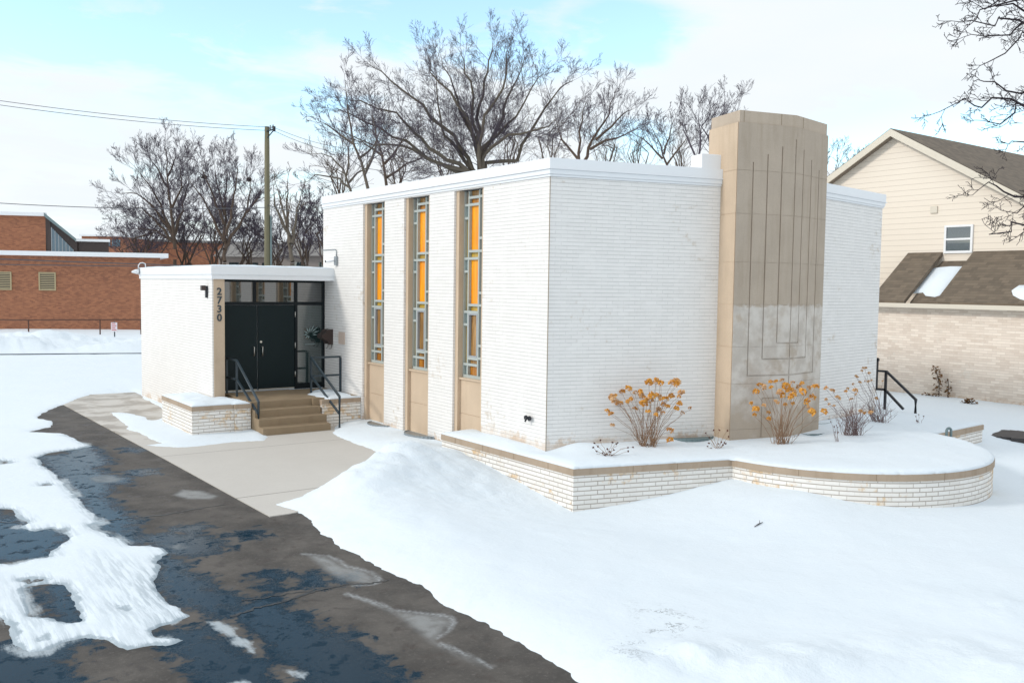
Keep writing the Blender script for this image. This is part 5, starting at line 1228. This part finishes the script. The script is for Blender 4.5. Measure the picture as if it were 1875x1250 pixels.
def PX(x, y, Y_=35.0): return tuple(aty(x, y, Y_))
mb = MB(); mb.sqtube([PX(488, 240, 34.85), PX(504, 237, 34.85)], .07); mb.sqtube([PX(490, 252, 34.85), PX(500, 240, 34.85)], .05); mb.build('bracket', M['dark_metal'], t)
for x, y in ((495, 234), (500, 233)):
    a = Vector(PX(x, y+3, 34.85)); mb = MB(); mb.tube([a, a+Vector((0, 0, .10)), a+Vector((0, 0, .22))], [.05, .07, .03], 8); mb.build('insulator', M['grey_metal'], t)
mb = MB(); a = Vector(PX(502, 236.5, 34.7)); mb.tube([a-Vector((0, 0, .12)), a+Vector((0, 0, .14))], .08, 8); mb.build('cutout', M['black_metal'], t)
def wire(lab, a, b, sag, r=.013):
    a, b = Vector(a), Vector(b); mb = MB(); n_ = 16
    mb.tube([a.lerp(b, i/n_)-Vector((0, 0, sag*4*(i/n_)*(1-i/n_))) for i in range(n_+1)], r, 5, False)
    tag(mb.build('power_line', M['wire']), lab, 'cable', 'overhead cables')
wire('upper of the two cables from the pole top to the left edge', PX(495, 233, 34.85), PX(-60, 176, 33), .18)
wire('lower of the two cables from the pole top to the left edge', PX(486, 239, 34.85), PX(-60, 184, 33), .18)
wire('upper cable running from the pole top right into the big tree', PX(500, 233, 34.85), PX(700, 271, 50), .5)
wire('lower cable running from the pole top right into the big tree', PX(500, 239, 34.85), PX(700, 285, 50), .5)
wire('single cable crossing the left trees at mid height of the pole', PX(487, 380, 34.8), PX(-60, 368, 42), .2, .02)
wire('cable from mid pole to the right towards the white hall', PX(491, 376, 34.8), PX(640, 399, 44), .2, .024)
wire('upper dark cable in front of the red brick wall', PX(-60, 472, 46), PX(640, 494, 46), .05, .03)
wire('lower dark cable in front of the red brick wall', PX(-60, 483, 46), PX(640, 489, 47), .06, .026)

# ================================================================== TREES
def rot_about(v, ax, a): return Matrix.Rotation(a, 3, ax) @ v
def grow(mb, p, d, L, r, depth, rr, P_, lvl=0):
    """one limb as a wobbling taper, side shoots along it"""
    n = 4 if L > .8 else 3; pts = [p.copy()]; dirs = [d.copy()]; cur = p.copy(); dd = d.copy()
    for i in range(n):
        dd = (dd+Vector((rr.gauss(0, 1), rr.gauss(0, 1), rr.gauss(0, 1)))*P_['wob']+Vector((0, 0, P_['up']))).normalized(); cur = cur+dd*(L/n); pts.append(cur.copy()); dirs.append(dd.copy())
    r1 = max(r*.45, P_['rmin'])
    mb.tube(pts, [max(P_['rmin'], r+(r1-r)*i/n) for i in range(n+1)], 4 if r > .03 else 3, False)
    if depth <= 0: return
    k = P_['kids'][min(lvl, len(P_['kids'])-1)]
    for i in range(k):
        f_ = .22+.78*(i+rr.random())/k; j = min(int(f_*n), n-1); tt = f_*n-j; q = pts[j].lerp(pts[j+1], tt); base = dirs[j+1]
        ax = base.orthogonal().normalized(); ax = rot_about(ax, base, rr.uniform(0, 2*PI)); nd = rot_about(base, ax, math.radians(rr.uniform(*P_['ang'])))
        grow(mb, q, nd, L*rr.uniform(.40, .70)*(1.1-.45*f_), max(P_['rmin'], r*.55*(1-.4*f_)), depth-1, rr, P_, lvl+1)
def tree(nm, lab, limbs_px, sc, D, r0, seed, mat_t, mat_b, depth=2, kids=(5, 4), every=.75, clen=2.2, rmin=.012, wob=.10, up=.08, ang=(18, 46), zdep=.35, root_px=None, group=None, base_z=0.0, ground=True, tip=.25, trunk_r=None):
    rr = random.Random(seed); P_ = dict(wob=wob, up=up, kids=kids, ang=ang, rmin=rmin)
    lim = []
    for L in limbs_px:
        sl = rr.uniform(-zdep, zdep); q = []
        for k, (x, y) in enumerate(L):
            px = (x/sc[0]+sc[1], y/sc[0]+sc[2]); p0 = (L[0][0]/sc[0]+sc[1], L[0][1]/sc[0]+sc[2]); dist = math.hypot(px[0]-p0[0], px[1]-p0[1])/FPX*D
            q.append(Vector(atd(px[0], px[1], D+sl*dist)))
        lim.append(q)
    root = lim[0][0] if root_px is None else Vector(atd(root_px[0], root_px[1], D))
    t = thing(nm, (root.x, root.y, base_z), lab, 'tree', group)
    tm = MB(); bm_ = MB()
    if ground: tm.tube([(root.x, root.y, base_z-.3), (root.x, root.y, base_z+.4), (root.x, root.y, root.z*.6), root], [(trunk_r or r0)*1.5, (trunk_r or r0)*1.2, (trunk_r or r0)*1.05, (trunk_r or r0)], 10, False)
    for q in lim:
        # resample the traced limb
        pts = []; 
        for i in range(len(q)-1):
            s_ = max(2, int((q[i+1]-q[i]).length/.5))
            for k in range(s_): pts.append(q[i].lerp(q[i+1], k/s_))
        pts.append(q[-1]); n = len(pts)
        for i in range(1, n-1): pts[i] = pts[i]+Vector((rr.gauss(0, 1), rr.gauss(0, 1), rr.gauss(0, 1)))*.045
        Lt = sum((pts[i+1]-pts[i]).length for i in range(n-1)); rl_ = r0*min(1.0, .5+Lt/16)
        rad = [max(rmin*1.3, rl_*(1-i/(n-1))**.9+rmin*1.3) for i in range(n)]
        if ground or root_px is None: tm.tube(pts, rad, 7 if r0 > .06 else 5, False)
        else: bm_.tube(pts, rad, 6, False)
        acc = 0.0; nxt = Lt*.12
        for i in range(n-1):
            sg = (pts[i+1]-pts[i]).length
            while acc+sg > nxt:
                f_ = nxt/Lt; c = pts[i].lerp(pts[i+1], (nxt-acc)/sg); dr = (pts[i+1]-pts[i]).normalized()
                ax = rot_about(dr.orthogonal().normalized(), dr, rr.uniform(0, 2*PI)); nd = rot_about(dr, ax, math.radians(rr.uniform(24, 52)))
                grow(bm_, c, nd, clen*rr.uniform(.6, 1.25)*(1.15-.65*f_), max(rmin, min(rad[i]*.38, rmin*3.2)), depth, rr, P_)
                nxt += every*rr.uniform(.6, 1.4)
            acc += sg
        grow(bm_, pts[-1], (pts[-1]-pts[-2]).normalized(), clen*.6, rmin*1.5, depth, rr, P_)
    tm.build('trunk', mat_t, t) if tm.v else None
    bm_.build('branches', mat_b, t)
    return t
S1_ = (2.2866, 540, 20)
G_ = 'bare trees behind the hall'
tree('bare_tree', 'large bare spreading tree behind the middle of the hall roof', [
    [(770, 620), (732, 468), (647, 340), (572, 254), (553, 177)], [(785, 730), (770, 620), (741, 425), (736, 297), (704, 211), (694, 152)], [(785, 730), (780, 600), (854, 494), (892, 365), (948, 254), (957, 160)],
    [(785, 730), (788, 581), (920, 442), (986, 323), (1061, 246)], [(785, 730), (750, 660), (666, 528), (572, 442), (459, 323), (356, 254), (304, 220)], [(785, 730), (740, 660), (647, 545), (610, 494), (600, 340), (586, 220)],
    [(785, 730), (730, 670), (600, 600), (534, 545), (422, 425), (281, 382), (201, 365)], [(785, 730), (720, 690), (560, 620), (469, 545), (356, 494), (234, 434), (168, 404)], [(785, 730), (800, 640), (930, 620), (986, 511), (1042, 408), (1117, 323), (1174, 288)],
    [(785, 730), (780, 600), (760, 451), (798, 297), (826, 169), (826, 121)], [(785, 730), (790, 610), (845, 545), (948, 511), (1061, 485), (1108, 442)], [(785, 730), (740, 670), (600, 640), (450, 562), (328, 562), (158, 485)], [(785, 730), (769, 562), (798, 442), (873, 323), (882, 194), (896, 152)], [(785, 730), (769, 562), (694, 425), (647, 280), (610, 177)]],
    S1_, 40, .115, 11, M['bark_trunk'], M['bark_twig'], 3, (6, 5, 3), .42, 1.9, .0044, wob=.085, up=.05, ang=(20, 48), root_px=(877, 330), group=G_, trunk_r=.36)
tree('bare_tree', 'slender bare tree rising left of the large one', [[(310, 760), (250, 560), (215, 420), (210, 300)], [(265, 620), (330, 560), (380, 470)], [(250, 560), (170, 500), (100, 460)], [(290, 690), (340, 560), (320, 420)]], S1_, 36, .08, 12, M['bark_trunk'], M['bark_twig'], 3, (5, 4, 3), .5, 1.7, .0048, root_px=(676, 352), group=G_)
tree('bare_tree', 'low bare tree at the far left of the hall roof line', [[(240, 770), (200, 660), (150, 605), (60, 600)], [(230, 740), (180, 700), (90, 690), (30, 720)], [(215, 690), (230, 600), (200, 540)], [(225, 720), (290, 650), (330, 620)]], S1_, 34, .065, 13, M['bark_trunk'], M['bark_twig'], 3, (4, 4, 3), .55, 1.3, .0046, root_px=(645, 357), group=G_)
tree('bare_tree', 'bare tree with a dark straight trunk just left of the big forks', [[(385, 740), (370, 600), (330, 500), (320, 420)], [(375, 640), (440, 560), (500, 470)], [(370, 610), (300, 560), (240, 540)], [(380, 700), (470, 640), (560, 600)]], S1_, 46, .10, 14, M['bark_brown'], M['bark_brown'], 3, (5, 4, 3), .5, 1.9, .0055, root_px=(708, 344), group=G_)
tree('bare_tree', 'bare tree with long right reaching limb above the front roof edge', [[(1205, 640), (1250, 540), (1310, 430), (1345, 330)], [(1235, 580), (1380, 520), (1470, 480)], [(1190, 640), (1190, 500), (1220, 380)], [(1260, 540), (1380, 430), (1420, 410)], [(1200, 640), (1120, 540), (1090, 440)]], S1_, 50, .11, 15, M['bark_brown'], M['bark_twig'], 3, (5, 4, 3), .55, 2.1, .006, root_px=(1066, 300), group=G_)
tree('bare_tree', 'small bare tree between the long limbed tree and the tower', [[(1560, 650), (1530, 560), (1490, 480)], [(1545, 600), (1570, 500), (1590, 450)], [(1540, 620), (1460, 540), (1400, 500)], [(1560, 640), (1620, 560), (1650, 520)]], S1_, 56, .09, 16, M['bark_brown'], M['bark_twig'], 3, (5, 4, 3), .5, 1.8, .0065, root_px=(1222, 305), group=G_)
tree('bare_tree', 'bare tree with thin crown touching the left side of the tower top', [[(1690, 640), (1640, 540), (1620, 450)], [(1760, 640), (1735, 560), (1710, 490), (1740, 420)], [(1735, 560), (1780, 450), (1800, 380)], [(1690, 620), (1700, 500), (1690, 440)], [(1750, 620), (1830, 500), (1860, 400)]], S1_, 44, .08, 17, M['bark_twig'], M['bark_twig'], 3, (5, 4, 3), .5, 1.8, .0055, root_px=(1285, 305), group=G_)
tree('bare_tree', 'bare tree just showing between the tower and the beige gable', [[(50, 420), (60, 330), (75, 240)], [(55, 390), (110, 320), (150, 250)], [(60, 400), (30, 300), (20, 220)]], (2.155, 1500, 180), 52, .10, 18, M['bark_brown'], M['bark_brown'], 3, (5, 4, 3), .5, 1.7, .006, root_px=(1526, 400), group=G_)
# a hazy tangle of shrubs low behind the hall roof
for i, (x, y, wd, hh_, d_) in enumerate(((620, 345, 60, 60, 42), (730, 335, 70, 90, 48), (820, 318, 80, 90, 50), (930, 302, 90, 95, 52), (1010, 296, 80, 110, 56), (1110, 300, 70, 70, 58), (1170, 305, 60, 60, 60), (1250, 308, 60, 70, 60))):
    L_ = []
    rq = random.Random(40+i)
    for k in range(6): L_.append([(x+rq.uniform(-.1, .1)*wd, y+30), (x+rq.uniform(-.35, .35)*wd, y-hh_*.4), (x+rq.uniform(-.6, .6)*wd, y-hh_*rq.uniform(.7, 1))])
    tree('bare_shrub', ['thin brushwood at the left end of the hall roof line', 'brushwood behind the slender left trees', 'brushwood left of the big tree forks', 'brushwood right of the big tree forks', 'brushwood behind the hall roof corner', 'low brushwood right of the hall roof corner', 'low brushwood midway along the front roof edge', 'low brushwood near the tower on the roof line'][i], L_, (1, 0, 0), d_, .05, 60+i, M['bark_brown'], M['bark_brown'], 2, (4, 4), .8, 1.5, .006, root_px=(x, y+40), group='brushwood behind the hall')
SL = (3.9065, 180, 200); GL = 'bare trees beyond the entrance wing'
tree('bare_tree', 'tallest bare tree at the left behind the red brick building', [[(550, 1000), (510, 640), (490, 430), (478, 270)], [(545, 930), (440, 680), (380, 560), (250, 400)], [(540, 900), (380, 690), (280, 600), (130, 600)], [(545, 950), (400, 780), (290, 700), (190, 720)], [(520, 720), (600, 560), (590, 420)], [(500, 560), (420, 420), (380, 370)], [(545, 900), (620, 640), (640, 520), (640, 430)], [(550, 960), (420, 870), (300, 850), (210, 870)], [(495, 480), (540, 380), (550, 330)]], SL, 72, .135, 21, M['bark_brown'], M['bark_twig'], 3, (6, 5, 3), .6, 2.9, .0085, root_px=(320, 475), group=GL)
tree('bare_tree', 'bare tree with round crown just left of the utility pole', [[(905, 1090), (905, 800), (912, 580), (920, 470), (905, 370)], [(900, 820), (830, 640), (765, 490), (740, 400)], [(915, 900), (960, 680), (1000, 480), (990, 380)], [(900, 1000), (1050, 760), (1090, 580), (1090, 450)], [(905, 760), (840, 520), (830, 400)], [(1060, 740), (1140, 640), (1170, 560)], [(900, 950), (780, 700), (690, 560), (640, 480)]], SL, 70, .135, 22, M['bark_brown'], M['bark_twig'], 3, (6, 5, 3), .6, 2.6, .0085, root_px=(411, 482), group=GL)
tree('bare_tree', 'pollarded bare tree with upright poles right of the utility pole', [[(1390, 1090), (1365, 950), (1350, 700), (1356, 500)], [(1375, 960), (1320, 720), (1275, 550)], [(1385, 960), (1425, 720), (1452, 600)], [(1370, 900), (1260, 680), (1255, 580)]], SL, 66, .15, 23, M['bark_trunk'], M['bark_brown'], 2, (3, 3), 1.8, 1.6, .016, root_px=(535, 482), group=GL)
for i, (x, y, wd, hh_, d_) in enumerate(((270, 478, 120, 90, 78), (340, 480, 110, 120, 80), (395, 482, 90, 110, 76), (450, 482, 90, 110, 78), (505, 482, 80, 80, 74), (560, 480, 80, 110, 72), (600, 480, 60, 110, 70), (240, 480, 80, 50, 82))):
    L_ = []; rq = random.Random(80+i)
    for k in range(8): L_.append([(x+rq.uniform(-.15, .15)*wd, y+6), (x+rq.uniform(-.35, .35)*wd, y-hh_*.45), (x+rq.uniform(-.55, .55)*wd, y-hh_*rq.uniform(.65, 1))])
    tree('bare_shrub', ['dense brushwood under the tallest left tree', 'tall dense brushwood between the two left trees', 'brushwood under the round crowned tree', 'dense brushwood left of the utility pole foot', 'brushwood under the pollarded tree', 'brown brushwood beside the hall back corner', 'brushwood half hidden by the hall back corner', 'low brushwood behind the red brick roof end'][i], L_, (1, 0, 0), d_, .07, 90+i, M['bark_brown'], M['bark_twig'], 3, (4, 4, 3), .8, 2.2, .0105, root_px=(x, y+30), group='brushwood beyond the entrance wing')
# nests of mistletoe-like clumps show as dark dots: bird nests
for i, (x, y, lab) in enumerate(((1077, 503, 'larger bird nest high in the round crowned tree near the pole'), (762, 488, 'small bird nest on the left side of the round crowned tree'))):
    c = Vector(atd(x/3.9065+180, y/3.9065+200, 70)); mb = MB(); rq = random.Random(i)
    for k in range(90):
        d_ = Vector((rq.gauss(0, 1), rq.gauss(0, 1), rq.gauss(0, .7))).normalized()*rq.uniform(.06, .15); e = Vector((rq.gauss(0, 1), rq.gauss(0, 1), rq.gauss(0, 1)))  .normalized()*.15; mb.tube([c+d_-e, c+d_+e], [.02, .015], 3, False)
    tag(mb.build('bird_nest', M['bark_brown']), lab, 'nest')
SRt = (2.604, 1640, 0)
tree('bare_tree', 'dark bare branches reaching in from the right edge', [[(1700, 900), (1100, 560), (700, 540), (612, 475), (480, 490), (350, 520), (210, 533)], [(1700, 800), (1000, 200), (700, 130), (560, 105), (440, 120), (300, 105)], [(1700, 800), (1000, 60), (700, 20), (560, 20), (400, 60), (340, 130)], [(1700, 820), (1000, 260), (700, 200), (600, 180), (520, 250), (400, 315)], [(1700, 860), (1100, 460), (700, 440), (590, 440), (450, 405), (390, 380)],
    [(1700, 1000), (1100, 900), (700, 970), (560, 930), (470, 885), (395, 905)], [(1700, 1050), (1100, 1000), (700, 1060), (600, 1080), (520, 1105), (455, 1115)], [(1700, 960), (1100, 700), (700, 660), (600, 650), (535, 690)], [(1700, 780), (1000, -60), (700, -60), (520, -20), (400, 30)], [(1100, 560), (760, 560), (600, 500), (500, 560), (420, 575)], [(1700, 1000), (1100, 1080), (760, 1040), (600, 990), (540, 1010)], [(1000, 200), (760, 60), (640, 90), (520, 170), (360, 165)], [(1000, 60), (700, 90), (600, 60), (480, 30), (420, -30)]],
    SRt, 12.5, .030, 31, M['bark_dark'], M['bark_dark'], 2, (4, 3), .22, .50, .0038, .22, .03, (30, 65), .15, root_px=(2293, 330), trunk_r=.17)

# ================================================================== SKY AND SUN
SUN_AZ = np.array([-.962, .272]); SUN_AZ = SUN_AZ/np.linalg.norm(SUN_AZ); EL = math.radians(27)
w = bpy.data.worlds.new('World'); scene.world = w; w.use_nodes = True; nt = w.node_tree; nt.nodes.clear()
out = nt.nodes.new('ShaderNodeOutputWorld'); bg = nt.nodes.new('ShaderNodeBackground'); nt.links.new(bg.outputs[0], out.inputs[0])
sky = N(nt, 'ShaderNodeTexSky', sky_type='NISHITA', sun_disc=False, sun_elevation=EL, sun_rotation=math.atan2(SUN_AZ[0], SUN_AZ[1]), air_density=1.0, dust_density=.6, ozone_density=1.4)
tc = N(nt, 'ShaderNodeTexCoord').outputs['Generated']; dx, dy, dz = SEP(nt, tc)
den = MT(nt, 'ADD', MT(nt, 'MAXIMUM', dz, 0.0), .12)
cp_ = COMB(nt, MT(nt, 'DIVIDE', dx, den), MT(nt, 'DIVIDE', dy, den))
n1 = NOISE(nt, cp_, .9, 8, .58, .3)
gap = None
for px, py, sx, k in ((40, 0, .20, .46), (250, 10, .17, .40), (470, -10, .16, .42), (620, 10, .14, .34), (760, 55, .10, .34), (950, 95, .10, .34), (1130, 70, .10, .42), (1240, 70, .06, .25), (520, 330, .09, .22), (1620, 245, .13, .38), (1760, 260, .10, .34), (560, 200, .14, .34), (330, 70, .16, .34), (820, 40, .16, .38), (640, 260, .08, .3), (1180, 250, .06, .22), (100, 110, .06, .1)):
    v = ray(px, py); v = v/np.linalg.norm(v)
    dt = N(nt, 'ShaderNodeVectorMath', {0: N(nt, 'ShaderNodeVectorMath', {0: tc, 1: tuple(v)}, operation='SUBTRACT').outputs[0], 1: (1, 1, 1.9)}, operation='MULTIPLY').outputs[0]
    ln = N(nt, 'ShaderNodeVectorMath', {0: dt}, operation='LENGTH').outputs[1]
    g_ = MT(nt, 'MULTIPLY', SS(nt, ln, sx*1.25, 0), k); gap = g_ if gap is None else MT(nt, 'MAXIMUM', gap, g_)
gap = MT(nt, 'MULTIPLY', gap, SS(nt, NOISE(nt, cp_, 3.2, 6, .6, .5), .32, .66, .45, 1.2))
cov = SS(nt, MT(nt, 'ADD', MT(nt, 'SUBTRACT', n1, gap), .115), .26, .60)
hz = SS(nt, dz, .22, .0, 0, .5)
cov = MT(nt, 'MAXIMUM', cov, MT(nt, 'MULTIPLY', hz, .8))
skyc = N(nt, 'ShaderNodeMix', {0: 1.0, 6: sky.outputs[0], 7: (2.9, 3.2, 3.05, 1)}, data_type='RGBA', blend_type='MULTIPLY').outputs[2]
cloudc = MIX(nt, NOISE(nt, cp_, 2.0, 5), (8.1, 8.9, 9.5), (9.1, 9.35, 9.55))
cov = MT(nt, 'MAXIMUM', cov, .12)
setin(nt, bg.inputs[0], MIX(nt, cov, skyc, cloudc)); bg.inputs[1].default_value = .10
sl = bpy.data.lights.new('sun', 'SUN'); sl.energy = 1.5; sl.angle = math.radians(9); sl.color = (1, .95, .88)
so = bpy.data.objects.new('sun', sl); COL.objects.link(so)
sv = Vector((SUN_AZ[0]*math.cos(EL), SUN_AZ[1]*math.cos(EL), math.sin(EL))); so.rotation_euler = sv.to_track_quat('Z', 'Y').to_euler(); so.location = (-20, 10, 20)
vs = scene.view_settings; vs.view_transform = 'Standard'; vs.look = 'None'; vs.exposure = 0.1; vs.gamma = 1.0; vs.use_curve_mapping = False
